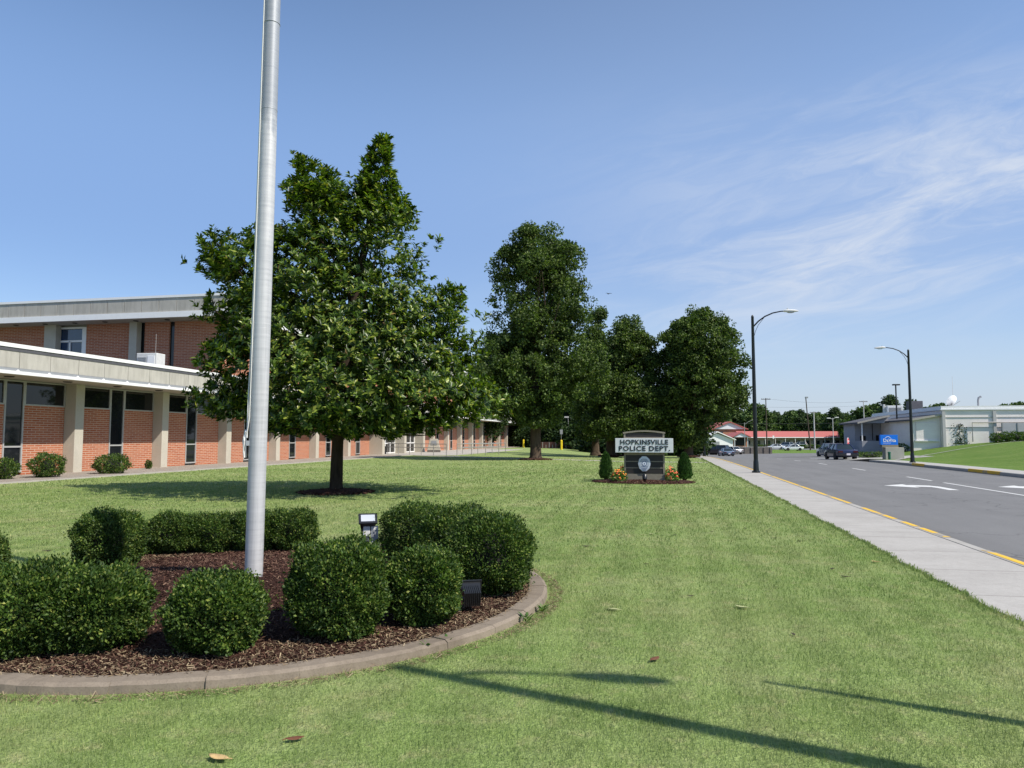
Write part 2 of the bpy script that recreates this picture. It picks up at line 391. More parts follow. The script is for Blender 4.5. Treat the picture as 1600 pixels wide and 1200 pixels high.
M = {}
M['lawn'] = m_lawn(); M['blade'] = m_blade(); M['brick'] = m_brick(); M['fascia'] = m_fascia()
M['walk'] = m_concrete('sidewalk_concrete', (.345,.335,.31), (.44,.428,.40), (.29,.28,.255))
def m_slab():
    m = m_concrete('pavement_slab', (.33,.312,.285), (.46,.442,.41), (.20,.188,.165)); nt = m.node_tree; b = nt.nodes['Principled BSDF']; c0 = b.inputs['Base Color'].links[0].from_socket
    g_ = nt.nodes.new('ShaderNodeNewGeometry'); sp = nt.nodes.new('ShaderNodeSeparateXYZ'); nt.links.new(g_.outputs['Position'], sp.inputs[0])
    def mt(op, a, v):
        n = nt.nodes.new('ShaderNodeMath'); n.operation = op; nt.links.new(a, n.inputs[0]); n.inputs[1].default_value = v; return n.outputs[0]
    f = mt('ABSOLUTE', mt('SUBTRACT', mt('FRACT', mt('DIVIDE', sp.outputs[1], 1.52), 0), .5), 0)     # scored joints between slabs
    ln = mt('LESS_THAN', f, .008); mx = nt.nodes.new('ShaderNodeMix'); mx.data_type = 'RGBA'
    nt.links.new(mt('MULTIPLY', ln, .5), mx.inputs['Factor']); nt.links.new(c0, mx.inputs[6]); mx.inputs[7].default_value = (.10,.09,.075,1); nt.links.new(mx.outputs[2], b.inputs['Base Color'])
    return m
M['slab'] = m_slab()
M['kerb'] = m_concrete('kerb_concrete', (.34,.325,.295), (.43,.415,.38), (.26,.245,.22))
M['bedkerb'] = m_concrete('weathered_kerb', (.165,.133,.10), (.30,.25,.195), (.07,.052,.037))
M['pil'] = m_concrete('pilaster_concrete', (.43,.395,.325), (.54,.50,.42), (.39,.36,.30))
M['asphalt'] = m_asphalt(); M['yellow'] = m_yellow(); M['mark'] = m_mark()
M['mulch'] = m_mulch('mulch', [(.3, (.018,.008,.006)), (.5, (.055,.026,.019)), (.72, (.115,.062,.045))])
M['chip'] = m_chip('mulch_chip', [(0, (.03,.012,.009)), (.5, (.085,.042,.03)), (.85, (.14,.08,.055)), (1, (.26,.18,.12))])
M['straw'] = m_chip('dry_chip', [(0, (.07,.045,.03)), (.5, (.17,.12,.075)), (.85, (.28,.215,.13)), (1, (.42,.34,.22))])
M['gravel'] = m_mulch('gravel', [(.3, (.22,.18,.145)), (.5, (.34,.295,.25)), (.7, (.46,.42,.37))])
M['glass'] = m_glass('dark_glass'); M['glass_blue'] = m_glass('sky_glass', (.02,.05,.11), .02, 1.0)
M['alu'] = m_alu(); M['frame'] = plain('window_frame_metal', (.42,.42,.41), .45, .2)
M['white'] = plain('white_metal', (.80,.80,.795), .45, 0, .05); M['trimgrey'] = plain('grey_trim', (.26,.27,.285), .5)
M['soffit'] = plain('soffit_paint', (.40,.375,.325), .7); M['black'] = plain('black_paint', (.018,.019,.021), .35, 0, .3)
M['darkmetal'] = plain('dark_green_black_metal', (.012,.016,.016), .3, .2, .25)
M['rope'] = plain('white_rope', (.7,.7,.67), .8); M['steel'] = plain('steel', (.55,.56,.57), .35, .8)
M['box'] = plain('weathered_white', (.62,.62,.60), .6, 0, .15); M['lens'] = m_glass('lamp_lens', (.62,.66,.72), .12, .8)
M['rail'] = plain('rail_metal', (.40,.385,.36), .45, .5)
M['bollard'] = plain('yellow_paint', (.85,.62,.02), .5)
M['dark'] = plain('dark_recess', (.012,.011,.010), .8)
M['bark'] = m_bark('bark', (.035,.025,.018), (.105,.078,.055)); M['bark_dark'] = m_bark('dark_bark', (.022,.016,.012), (.06,.045,.033), 9)
M['box_leaf'] = m_leaf('boxwood_leaf', [(0, (.020,.046,.010)), (.45, (.046,.094,.017)), (.8, (.096,.156,.028)), (.94, (.175,.230,.048)), (1, (.25,.27,.07))], .52, .27, .28, clump=5.)
M['mag_leaf'] = m_leaf('magnolia_leaf', [(0, (.015,.034,.007)), (.4, (.044,.086,.014)), (.72, (.108,.172,.026)), (.9, (.240,.305,.048)), (.985, (.28,.28,.055)), (1, (.26,.15,.06))], .36, .27, .35, (1.3,1.6,.4), clump=1.6)
M['maple_leaf'] = m_leaf('maple_leaf', [(0, (.026,.048,.012)), (.5, (.062,.104,.024)), (.88, (.115,.166,.036)), (1, (.165,.205,.05))], .55, .26, .25, clump=.8)
M['far_leaf'] = m_leaf('far_leaf', [(0, (.036,.068,.022)), (.5, (.068,.120,.036)), (1, (.128,.180,.057))], .6, .2, .2, clump=.35)
M['far_leaf_dark'] = m_leaf('far_leaf_dark', [(0, (.024,.045,.021)), (.5, (.045,.081,.032)), (1, (.083,.123,.045))], .6, .2, .2, clump=.35)
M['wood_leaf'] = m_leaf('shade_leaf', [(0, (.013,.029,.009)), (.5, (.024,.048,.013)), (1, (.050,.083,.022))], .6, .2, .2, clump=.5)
M['arb_leaf'] = m_leaf('arborvitae_leaf', [(0, (.023,.062,.016)), (.5, (.044,.107,.023)), (1, (.081,.169,.039))], .55, .2, .25)
M['flower_leaf'] = m_leaf('flower_leaf', [(0, (.06,.14,.03)), (1, (.16,.27,.07))], .5, .3, .3)
M['petal'] = m_chip('petals', [(0, (.75,.05,.03)), (.35, (.80,.12,.08)), (.55, (.85,.25,.05)), (.8, (.88,.55,.05)), (1, (.85,.75,.35))])
M['petal_red'] = m_chip('red_petals', [(0, (.75,.04,.03)), (.6, (.82,.12,.09)), (.85, (.85,.30,.10)), (1, (.85,.6,.2))])
M['sign_stucco'] = varied('tan_stucco', (.19,.17,.13), (.28,.255,.20), 8, .9)
M['sign_dark'] = varied('dark_brown_panel', (.016,.013,.012), (.032,.027,.024), 4, .6, 0, .1)
M['sign_face'] = varied('brushed_silver', (.62,.64,.67), (.76,.78,.81), 4, .5, .1, 0, (.4,1,6))
M['letter'] = plain('navy_letter', (.010,.014,.022), .5)
M['badge'] = varied('badge_silver', (.42,.46,.55), (.60,.64,.72), 30, .4, .3, 0)
M['badge_blue'] = plain('badge_blue', (.03,.07,.20), .5); M['badge_light'] = plain('badge_pale', (.72,.78,.88), .5)
M['greywall'] = varied('painted_block_wall', (.76,.70,.665), (.90,.845,.805), .9, .85, 0, .1, (1,1,2.5))
M['bluewall'] = varied('blue_grey_siding', (.30,.31,.345), (.38,.39,.425), 1.2, .8, 0, 0, (1,1,4))
M['slate'] = varied('dark_roofing', (.06,.06,.07), (.10,.10,.112), 3, .9)
M['roofwhite'] = plain('white_roof', (.80,.80,.80), .6, 0, .06)
M['blue'] = plain('blue_sign', (.0,.16,.72), .4, 0, .06)
M['signwhite'] = plain('sign_white', (.82,.82,.82), .5, 0, .03)
M['red'] = plain('red_paint', (.62,.05,.06), .5); M['stone'] = varied('dark_stone', (.07,.06,.055), (.20,.18,.16), 5, .95, 0, .4)
M['greenpaint'] = plain('green_paint', (.01,.12,.07), .45); M['redroof'] = m_roofred()
M['motelwall'] = varied('motel_wall', (.30,.25,.22), (.42,.36,.31), 2, .9)
M['whitewall'] = varied('white_siding', (.72,.73,.74), (.82,.83,.84), 1, .7, 0, 0, (1,1,6))
M['wood_pole'] = m_bark('pole_wood', (.045,.035,.028), (.11,.09,.07), 14)
M['pole_pale'] = plain('pale_pole', (.50,.49,.47), .7)
M['fence'] = varied('dark_red_fence', (.085,.035,.03), (.13,.055,.045), 3, .8)
M['wire'] = plain('wire', (.05,.05,.055), .6)
M['tyre'] = plain('tyre_rubber', (.015,.015,.016), .8); M['rim'] = plain('wheel_rim', (.42,.43,.44), .35, .7)
M['car_glass'] = m_glass('car_glass', (.02,.03,.035), .04, .6)
M['tail'] = plain('tail_lamp', (.07,.010,.012), .25); M['plate'] = plain('licence_plate', (.66,.62,.68), .5)
M['chrome'] = plain('chrome', (.6,.6,.62), .2, .9)
M['plaza'] = m_concrete('plaza_concrete', (.36,.335,.30), (.45,.42,.375), (.30,.28,.245))
M['leaf_tan'] = plain('dry_leaf_tan', (.52,.36,.16), .7, 0, .2, 40); M['leaf_brown'] = plain('dry_leaf_brown', (.15,.055,.025), .7, 0, .25, 40)
M['leaf_pale'] = plain('dry_leaf_pale', (.40,.42,.20), .7, 0, .2, 40); M['leaf_dark'] = plain('dry_leaf_dark', (.045,.03,.02), .8, 0, .3, 40)
def paint(name, col, metal=.25):
    q = NB(name); c = q.ramp(q.noise(q.pos(), 3, 3, .5), [(.3, tuple(x*.9 for x in col)), (.7, tuple(x*1.1 for x in col))])
    m = q.set(c, .3, metal, .5); q.b.inputs['Coat Weight'].default_value = .6; q.b.inputs['Coat Roughness'].default_value = .08; return m

# ------------------------------------------------------------------ ground, road, pavements
KX, FX = 4.5, 15.3          # kerb lines
SWX = 3.02                  # lawn-side edge of the pavement
FSX = 17.0                 # far pavement outer edge
RY0, RY1 = -60., 112.
RZ = -.13
def grid(name, xs, ys, zf, mat):
    XX, YY = np.meshgrid(xs, ys); Z = zf(XX, YY)
    V = np.stack([XX, YY, Z], -1).reshape(-1, 3)
    nx, ny = len(xs), len(ys); i = np.arange(nx-1); j = np.arange(ny-1); I, J = np.meshgrid(i, j); a = (J*nx+I).ravel()
    Fc = np.stack([a, a+1, a+nx+1, a+nx], 1)
    o = np_mesh(name, V, Fc, mat); o.data.polygons.foreach_set('use_smooth', [True]*len(o.data.polygons)); return o
def lin(a, b, s): return list(np.linspace(a, b, max(2, int(round((b-a)/s))+1)))
ys = [-900,-300,-120]+lin(-60, 240, 3)+[300,400,600,900,1400]
def rect_low(X, Y):     # the sheets of the far junction lie in shallow trays of the ground
    t = ((X > -9) & (X < 75) & (Y > RY1-1) & (Y < 152)) | ((X > 12) & (X < 90) & (Y > 195) & (Y < 232))
    return np.where(t, -.3, 0)
xl = [-900,-400,-200,-120]+lin(-80, -28, 4)+lin(-26, SWX, 1.5)
xl[-1] = SWX
struct(grid('lawn', xl, ys, lambda X, Y: H(X, Y)+rect_low(X, Y), M['lawn']))
xr = [FSX]+lin(18.5, 44, 1.5)+lin(48, 120, 4)+[200,400,900]
struct(grid('lawn', xr, ys, lambda X, Y: H(X, Y)+rect_low(X, Y), M['lawn']))
ysr = lin(RY0, RY1, 3)
struct(grid('road', lin(KX-.02, FX+.02, 2), ysr, lambda X, Y: drop(Y)+RZ, M['asphalt']))
ysj = lin(RY1, 150, 3)
struct(grid('ground', [-1, SWX, 10, FSX, 20], [150, 200, 300, 600, 1400], lambda X, Y: H(X, Y)-.2, M['lawn']))
struct(grid('junction_road', lin(-8, 74, 3), ysj, lambda X, Y: H(X, Y)+RZ*sstep((126-Y)/14), M['asphalt']))
struct(grid('parking_lot', lin(13, 89, 3), lin(196, 231, 4), lambda X, Y: H(X, Y)+.004, M['asphalt']))
def strip(name, prof, ys, mat, zf=drop):
    """profile of (x, z) swept along y following the road"""
    mb = MB(); vs = []; fs = []; n = len(prof)
    for y in ys:
        d = float(zf(y))
        for (x, z) in prof: vs.append((x, y, z+d))
    for i in range(len(ys)-1):
        for k in range(n-1): fs.append((i*n+k, i*n+k+1, (i+1)*n+k+1, (i+1)*n+k))
    mb.add(vs, fs); return mb.build(name, mat, fix=False)
def with_joints(y0, y1, step, gap=.012):
    out = []; y = y0
    while y < y1: out.append((y, min(y+step-gap, y1))); y += step
    return out
def edge_wob(y): return .025*math.sin(y*1.7)*math.sin(y*.63+1)+.018*math.sin(y*5.1+2)+.01*math.sin(y*11.3)
vs = []; fs = []; yy = lin(RY0, RY1-4, .25)
for y in yy:
    d = float(drop(y)); x0 = SWX+edge_wob(y)
    vs += [(x0+.004, y, -.2+d), (x0, y, .010+d), (x0+.03, y, .014+d), (KX-.175, y, .018+d), (KX-.172, y, -.2+d)]
for i in range(len(yy)-1):
    for k in range(4): fs.append((i*5+k, i*5+k+1, (i+1)*5+k+1, (i+1)*5+k))
mb = MB(); mb.add(vs, fs); struct(mb.build('pavement', M['slab'], fix=False))
kb = MB()
def kerb_run(mb, x0, x1, a0, a1, top, step=3.04):
    for a, b in with_joints(a0, a1, step, .01):
        da, db = float(drop(a)), float(drop(b)); r = .025; s = 1 if x1 > x0 else -1
        pr = [(x0, -.3), (x0, top), (x1-s*r, top), (x1, top-r), (x1+s*.012, -.3)]
        mb.add([(x, a, z+da) for x, z in pr]+[(x, b, z+db) for x, z in pr],
               [(0,1,6,5),(1,2,7,6),(2,3,8,7),(3,4,9,8),(4,3,2,1,0),(5,6,7,8,9)])
kerb_run(kb, KX-.16, KX, RY0, RY1-4, .022); struct(kb.build('kerb', M['kerb']))
yp = MB()
for y0, y1 in [(P(1600,880).y-3, P(1540,862).y), (P(1495,842).y, P(1452,827).y), (P(1446,825).y, P(1420,817).y), (P(1414,813).y, P(1358,795).y), (P(1337,788).y, 100)]:
    for a, b in with_joints(y0, y1, 2.0, 0):
        da, db = float(drop(a)), float(drop(b))
        pr = [(KX-.12, .026), (KX-.02, .026), (KX+.006, -.006), (KX+.014, -.11)]
        yp.add([(x, a, z+da) for x, z in pr]+[(x, b, z+db) for x, z in pr], [(0,1,5,4),(1,2,6,5),(2,3,7,6)])
struct(yp.build('kerb_paint', M['yellow'], fix=False))
fk = MB(); kerb_run(fk, FX+.16, FX, RY0, 60, .03); struct(fk.build('kerb', M['kerb']))
fs_ = MB()
for a, b in with_joints(RY0, 60, 1.52):
    da, db = float(drop(a)), float(drop(b))
    fs_.add([(FX+.17,a,-.2+da),(FSX,a,-.2+da),(FSX,b,-.2+db),(FX+.17,b,-.2+db),(FX+.17,a,.03+da),(FSX,a,.03+da),(FSX,b,.03+db),(FX+.17,b,.03+db)],
            [(4,5,6,7),(0,1,5,4),(1,2,6,5),(2,3,7,6),(3,0,4,7)])
struct(fs_.build('pavement', M['walk']))
fy = MB()
for y0, y1 in [(P(1535,738,0).y, P(1500,733,0).y), (P(1432,726,0).y, P(1408,724,0).y)]:
    fy.add([(FX-.013,y0,-.11),(FX-.004,y0,.0),(FX+.02,y0,.034),(FX+.12,y0,.034),(FX-.013,y1,-.11),(FX-.004,y1,.0),(FX+.02,y1,.034),(FX+.12,y1,.034)], [(0,1,5,4),(1,2,6,5),(2,3,7,6)])
struct(fy.build('kerb_paint', M['yellow'], fix=False))
# driveway across the far pavement beside the blue sign
struct(grid('driveway', lin(FX-.02, 22, 1.5), lin(66.5, 73, 2), lambda X, Y: np.maximum(H(X, Y), drop(Y)*1)+.012+RZ*(1-sstep((X-FX)/2)), M['walk']))
struct(grid('driveway', lin(FX-.02, 21.8, 2), lin(73, RY1, 3), lambda X, Y: np.maximum(H(X, Y), drop(Y))+.016+RZ*(1-sstep((X-FX)/2)), M['asphalt']))
def mark(poly):
    mb = MB(); n = len(poly); mb.add([(x, y, float(drop(y))+RZ+.004) for x, y in poly], [tuple(range(n))]); return mb
def lane(a, b, x, w=.12):
    struct(mark([(x-w/2,a),(x+w/2,a),(x+w/2,b),(x-w/2,b)]).build('lane_line', M['mark']))
LX = 10.66
lane(6, 31.4, LX)
for a, b in [(32.7, 35.8), (42.6, 45.3), (52.0, 54.6), (61.4, 64.2), (70.8, 73.6), (80, 83)]: lane(a, b, LX)
for dx in (0, 3.72):
    ar = [(9.30,27.0),(9.62,27.0),(9.62,29.2),(9.45,29.95),(9.0,30.15),(8.75,30.15),(8.75,30.75),(7.85,29.55),(8.75,28.3),(8.75,29.0),(9.05,29.0),(9.25,28.85),(9.30,28.4)]
    mb = MB(); n = len(ar); pts = [(x+dx, 26.95+(y-27)*.8, RZ+.004) for x, y in ar]
    tri = [(0,1,2,12),(12,2,3,11),(11,3,4,10),(10,4,5,9),(6,7,8)]
    mb.add(pts, tri); struct(mb.build('turn_arrow', M['mark'], fix=False))

# curved hill path and lawn path
def ribbon(name, pts, w, mat, dz=.006, sub=10):
    P2 = [Vector((p[0], p[1])) for p in pts]; out = []
    for i in range(len(P2)-1):
        for k in range(sub): out.append(P2[i].lerp(P2[i+1], k/sub))
    out.append(P2[-1]); vs = []; fs = []
    for i, p in enumerate(out):
        t = (out[min(i+1,len(out)-1)]-out[max(i-1,0)]).normalized(); nrm = Vector((-t.y, t.x))
        for s in (-1, 1):
            q = p+nrm*s*w/2; vs.append((q.x, q.y, Hf(q.x, q.y)+dz))
    for i in range(len(out)-1): fs.append((2*i, 2*i+1, 2*i+3, 2*i+2))
    mb = MB(); mb.add(vs, fs); return struct(mb.build(name, mat, fix=False))
ribbon('path', [(17.2,60),(19.8,66.5),(22.6,70),(26,72.5),(30,74),(36,75.5),(60,78)], .3, M['walk'], .05)
ribbon('path', [(-22,64.5),(-16,60),(-10,56.5),(-7.6,55.2),(-4,52.6),(-1.4,51.2),(SWX-.02,50.4)], 1.25, M['plaza'], .006)
struct(MB().box(-27.2,-18.4,64.5,98,-.2,.03).build('plaza', M['plaza']))
struct(MB().box(-27.2,-22.55,-20,64.4,-.2,.012).build('gravel_strip', M['gravel']))
struct(MB().box(-27.2,-23.5,98.1,136,-.2,.012).build('gravel_strip', M['gravel']))
mb = MB()
for a, b in with_joints(-20, 64.4, 1.8, .02): mb.box(-22.54,-22.36,a,b,-.2,.05+random.uniform(-.01,.012))
struct(mb.build('kerb', M['plaza']))

# ------------------------------------------------------------------ flag bed
BC = Vector((-4.27, 7.14)); BR = 3.13
def bed_z(r): return .05+.16*float(sstep((2.7-r)/2.7))
bed = thing('bed_edging', 'weathered concrete kerb ring round the flagpole planting bed', 'edging', (BC.x, BC.y, 0))
mb = MB(); NS = 34
for i in range(NS):
    a0 = 2*math.pi*(i+.001)/NS; a1 = 2*math.pi*(i+.999)/NS; j = random.uniform(-.004,.004); jz = random.uniform(-.006,.006)
    ri, ro = BR-.19+j, BR+j; pr = [(ri,-.1),(ri,.062+jz*.5),(ro-.035,.068+jz*.5),(ro-.006,.05+jz*.5),(ro+.012,-.1)]
    vs = []
    for k in range(8):
        a = a0+(a1-a0)*k/7; wob = random.uniform(-.004,.004); vs += [((r+wob)*math.cos(a), (r+wob)*math.sin(a), z+wob) for r, z in pr]
    fs = [(k*5+q, k*5+q+1, k*5+q+6, k*5+q+5) for k in range(7) for q in range(4)]+[(0,1,2,3,4),(35,36,37,38,39)]
    mb.add(vs, fs)
mb.build('kerb_ring', M['bedkerb'], bed)
vs = []; fs = []; nr, na = 14, 48
for i in range(nr+1):
    r = (BR-.18)*i/nr
    for k in range(na):
        a = 2*math.pi*k/na; vs.append((BC.x+r*math.cos(a), BC.y+r*math.sin(a), bed_z(r)+(random.uniform(-.012,.012) if i < nr else 0)))
for i in range(nr):
    for k in range(na): fs.append((i*na+k, i*na+(k+1)%na, (i+1)*na+(k+1)%na, (i+1)*na+k))
mb = MB(); mb.add(vs, fs); struct(mb.build('mulch_bed', M['mulch'], smooth=True))
def chips(name, cx, cy, zf, n, rx, ry, mat, L=(.02,.06), rmin=0., W=(.006,.016), kind='stuff'):
    a = RNG.uniform(0, 2*np.pi, n); r = np.sqrt(RNG.uniform(rmin**2, 1, n))
    x = cx+rx*r*np.cos(a); y = cy+ry*r*np.sin(a)
    z = np.array([zf(q) for q in np.hypot(x-cx, y-cy)])+RNG.uniform(.0, .022, n)
    th = RNG.uniform(0, 2*np.pi, n); l = RNG.uniform(*L, n)/2; w = RNG.uniform(*W, n)/2; tl = RNG.normal(0, .35, n); rl = RNG.normal(0, .5, n)
    ax = np.stack([np.cos(th)*np.cos(tl), np.sin(th)*np.cos(tl), np.sin(tl)], 1)*l[:,None]
    bx = np.stack([-np.sin(th)*np.cos(rl), np.cos(th)*np.cos(rl), np.sin(rl)], 1)*w[:,None]
    c = np.stack([x, y, z], 1); V = np.stack([c-ax-bx, c+ax-bx, c+ax+bx, c-ax+bx], 1).reshape(-1, 3)
    o = np_mesh(name, V, np.arange(4*n).reshape(-1, 4), mat); return tag(o, kind=kind)
tag(chips('mulch', BC.x, BC.y, bed_z, 42000, BR-.22, BR-.22, M['chip'], L=(.012,.045), W=(.004,.012)), 'dark brown shredded mulch in the flagpole bed', 'mulch')
tag(chips('mulch', BC.x, BC.y, bed_z, 24000, BR-.14, BR-.14, M['straw'], rmin=.80, L=(.015,.05), W=(.003,.008)), 'dry straw coloured mulch just inside the kerb ring', 'mulch')

tag(chips('dry_grass', BC.x, BC.y, lambda r: .004, 5200, BR+.16, BR+.16, M['straw'], rmin=.962, L=(.02,.06), W=(.002,.005)), 'dry straw coloured clippings along the outside of the bed kerb', 'clippings')
for i, (u, v, lab) in enumerate([(822, 972, 'small green weed at the right end of the bed kerb'), (848, 956, 'small green weed near the corner of the bed kerb'), (668, 1018, 'low green weed against the middle of the bed kerb'), (696, 1010, 'low leafy weed just right of another weed at the bed kerb')]):
    q = P(u, v); w = thing('weed', lab, 'weed', (q.x, q.y, 0), 0, 'weeds along the bed kerb'); n = 26; a = RNG.uniform(0, 6.28, n); l = RNG.uniform(.03, .075, n)
    ax = np.stack([np.cos(a), np.sin(a), RNG.uniform(.2, 1.2, n)], 1); c0 = np.stack([np.cos(a)*.02, np.sin(a)*.02, RNG.uniform(.005, .05, n)], 1); sd = np.cross(ax, np.array([0,0,1.])); nr = np.cross(sd, ax)
    ax /= np.linalg.norm(ax, axis=1, keepdims=True); sd = np.cross(nr, ax); sd /= np.linalg.norm(sd, axis=1, keepdims=True); V = np.stack([c0, c0+ax*l[:,None]*.5+sd*l[:,None]*.22, c0+ax*l[:,None], c0+ax*l[:,None]*.5-sd*l[:,None]*.22], 1).reshape(-1, 3)
    np_mesh('leaves', V, np.arange(4*n).reshape(-1, 4), M['flower_leaf'], w); MB().cyl((0,0,-.02),(0,0,.05),.004,.002,5).build('stem', M['flower_leaf'], w)
# ------------------------------------------------------------------ flagpole
fp = P(398, 900, .22)
pole = thing('flagpole', 'tall tapered aluminium flagpole rising out of the mulch bed', 'flagpole', (fp.x-.055, fp.y+.07, .1))
mb = MB(); prof = [(.089,0),(.089,1.3),(.088,2.9),(.086,4.4),(.080,6.2),(.07,8.5),(.055,11.5)]
mb.lathe(prof, 40)
for z in (2.62, 4.95, 5.9): mb.lathe([(.0882 if z < 3 else .0855,z),(.0892 if z < 3 else .0862,z+.004),(.0882 if z < 3 else .0855,z+.008)], 40)
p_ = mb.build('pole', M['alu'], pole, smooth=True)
mb = MB(); mb.box(-.02,.02,-.125,-.083,1.42,1.47); mb.tube([(0,-.12,1.3),(0,-.13,1.36),(0,-.13,1.52),(0,-.12,1.58)], [.01,.016,.016,.01], 8)
cl = mb.build('cleat', M['steel'], pole, smooth=True); cl.rotation_euler = (0,0,rad(-45))
mb = MB(); a = rad(-52)
def on(ang, r, z): return (r*math.sin(ang), -r*math.cos(ang), z)
mb.tube([on(rad(-38),.115,1.5), on(rad(-60),.108,1.9), on(rad(-75),.100,2.5), on(rad(-78),.094,5), on(rad(-78),.084,8)], .0065, 6)
mb.tube([on(rad(-40),.12,1.5), on(rad(-30),.104,1.7), on(rad(-34),.095,3), on(rad(-38),.09,8)], .0055, 6)
for k in range(7):
    w = random.uniform(-.02,.02); mb.tube([on(rad(-45+k*3-9),.13,1.56), on(rad(-45-k*3+9),.145,1.48+w), on(rad(-48+k*2),.14,1.36-.01*k), on(rad(-42-k*2),.13,1.3+.03*k)], .007, 6)
mb.build('halyard', M['rope'], pole, smooth=True)
pole.rotation_euler = (0, rad(.52), 0)

# ------------------------------------------------------------------ leaves
def rand_unit(n):
    v = RNG.normal(size=(n, 3)); return v/np.linalg.norm(v, axis=1, keepdims=True)
def leaf_arrays(c, ax, nrm, L, W, fold=.18):
    """four-point folded leaf with its base at c; returns V, F"""
    n = len(c); ax = ax/np.linalg.norm(ax, axis=1, keepdims=True)
    sd = np.cross(nrm, ax); sd /= (np.linalg.norm(sd, axis=1, keepdims=True)+1e-9); up = np.cross(ax, sd)
    L = L[:,None]; W = W[:,None]
    tip = c+ax*L-up*L*.10; mid = c+ax*L*.52
    V = np.stack([c, mid+sd*W/2+up*W*fold, tip, mid-sd*W/2+up*W*fold], 1).reshape(-1, 3)
    b = np.arange(n)*4; Fc = np.concatenate([np.stack([b, b+1, b+2], 1), np.stack([b, b+2, b+3], 1)])
    return V, Fc
def cloud(c, r, n_each, L, W, out=.6, up=.35, squash=.8, hemi=0.):
    """leaves on and in small round clumps c with radius r"""
    k = np.repeat(np.arange(len(c)), n_each); n = len(k); u = rand_unit(n)
    rr = r[k]*RNG.uniform(.45, 1.08, n)**.7
    p = c[k]+u*rr[:,None]*np.array([1,1,squash])
    ax = u*out+rand_unit(n)*.8+np.array([0,0,-.15]); nr = u*.6+rand_unit(n)*.55+np.array([0,0,up])
    l = L*RNG.uniform(.65, 1.25, n)
    return leaf_arrays(p, ax, nr, l, l*W)

def bush(name, label, c, rx, ry, h, n, cat='shrub', group=None, rz=0, mat='box_leaf', leaf=.026, boxy=.46, z0=0., rough=.08, seed=None):
    o = thing(name, label, cat, (c[0], c[1], z0), rz, group)
    u = rand_unit(n)
    # superellipsoid: clipped, slightly boxy
    e = 1-boxy*.5
    s = np.sign(u)*np.abs(u)**e; s /= (np.sum(np.abs(s)**(2/e*.9), 1, keepdims=True)**(e/2/.9))
    ph = RNG.uniform(0, 6, 6)
    def lump(q):
        return 1+rough*(np.sin(q[:,0]*5+ph[0])*np.cos(q[:,1]*6+ph[1])+.7*np.sin(q[:,2]*7+ph[2]+q[:,0]*4)+.7*np.sin(q[:,0]*13+ph[3])*np.sin(q[:,1]*12+q[:,2]*11+ph[4])+.55*np.sin(q[:,0]*23+ph[5])*np.sin(q[:,1]*25+ph[2])*np.sin(q[:,2]*22+ph[1]))
    depth = 1-np.abs(RNG.normal(0, .12, n)); spike = (RNG.random(n) < .02+.05*(u[:,2] > .55)); depth = np.where(spike, RNG.uniform(1, 1.13, n), depth)
    q = s*(lump(s)*depth)[:,None]
    p = q*np.array([rx, ry, h*.5])+np.array([0,0,h*.5])
    p[:,2] = np.maximum(p[:,2], .02+RNG.uniform(0,.05,n))
    ax = u*.7+rand_unit(n)*.75+np.array([0,0,.45]); nr = u*.55+rand_unit(n)*.6+np.array([0,0,.2])
    l = leaf*RNG.uniform(.7, 1.35, n)
    V, Fc = leaf_arrays(p, ax, nr, l, l*.55, .12)
    np_mesh('foliage', V, Fc, M[mat], o)
    mb = MB(); 
    for k in range(9):
        a = random.uniform(0, 6.28); r = random.uniform(.3,.75)
        mb.tube([(random.uniform(-.05,.05), random.uniform(-.05,.05), -.05), (rx*r*.5*math.cos(a), ry*r*.5*math.sin(a), h*.3), (rx*r*math.cos(a), ry*r*math.sin(a), h*.68)], [.014,.01,.005], 6)
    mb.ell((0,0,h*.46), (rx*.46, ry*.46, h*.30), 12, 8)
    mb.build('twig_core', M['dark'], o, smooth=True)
    return o
def bush_at(name, label, u, d, wpx, vtop, zg=.1, dep=1., **k):
    c = D(u, d); w = wpx/F*d*.94; top = D(u, d, vtop).z
    b = Vector((c.x-BC.x, c.y-BC.y)).length
    z0 = bed_z(b) if b < BR else 0.
    return bush(name, label, (c.x, c.y), w/2, w/2*dep, top-z0-.02, z0=z0-.02, rz=PHI, **k)
BG = 'clipped boxwood shrubs in the flagpole bed'
for lab, u, d, w, vt, n in [
    ('large boxwood shrub at the front of the bed nearest the left frame edge', 55, 5.55, 190, 874, 15000),
    ('boxwood shrub in front of the bed joined to the largest left clump', 164, 5.6, 156, 882, 15000),
    ('small round boxwood shrub directly in front of the flagpole foot', 348, 5.55, 148, 888, 13000),
    ('tall round boxwood shrub at the front just right of the flagpole', 533, 5.95, 158, 838, 16000),
    ('boxwood shrub with a pale bare patch on top beside the black ground floodlight', 664, 6.35, 120, 852, 12000),
    ('big dark boxwood shrub at the right end of the bed by the kerb', 765, 7.55, 142, 796, 14000),
    ('dark boxwood shrub in the middle of the merged clump at the right of the bed', 712, 8.5, 130, 784, 12000),
    ('boxwood shrub at the left end of the merged clump beside the raised floodlight', 648, 9.4, 104, 783, 10000),
    ('round boxwood shrub standing alone at the far left of the bed', 180, 9.1, 102, 792, 11000),
    ('low boxwood shrub at the left end of the rear row', 276, 10.1, 80, 797, 8000),
    ('low boxwood shrub in the rear row between its left end and the flagpole', 336, 10.2, 82, 798, 8000),
    ('low boxwood shrub in the rear row right behind the flagpole', 404, 10.35, 82, 794, 8000),
    ('low boxwood shrub at the right end of the rear row', 462, 10.4, 80, 791, 8000),
    ('boxwood shrub cut off by the left frame edge behind the front clump', -38, 7.6, 112, 828, 9000)]:
    bush_at('boxwood_shrub', lab, u, d, w*1.0, vt, n=int(n*2.5), group=BG)
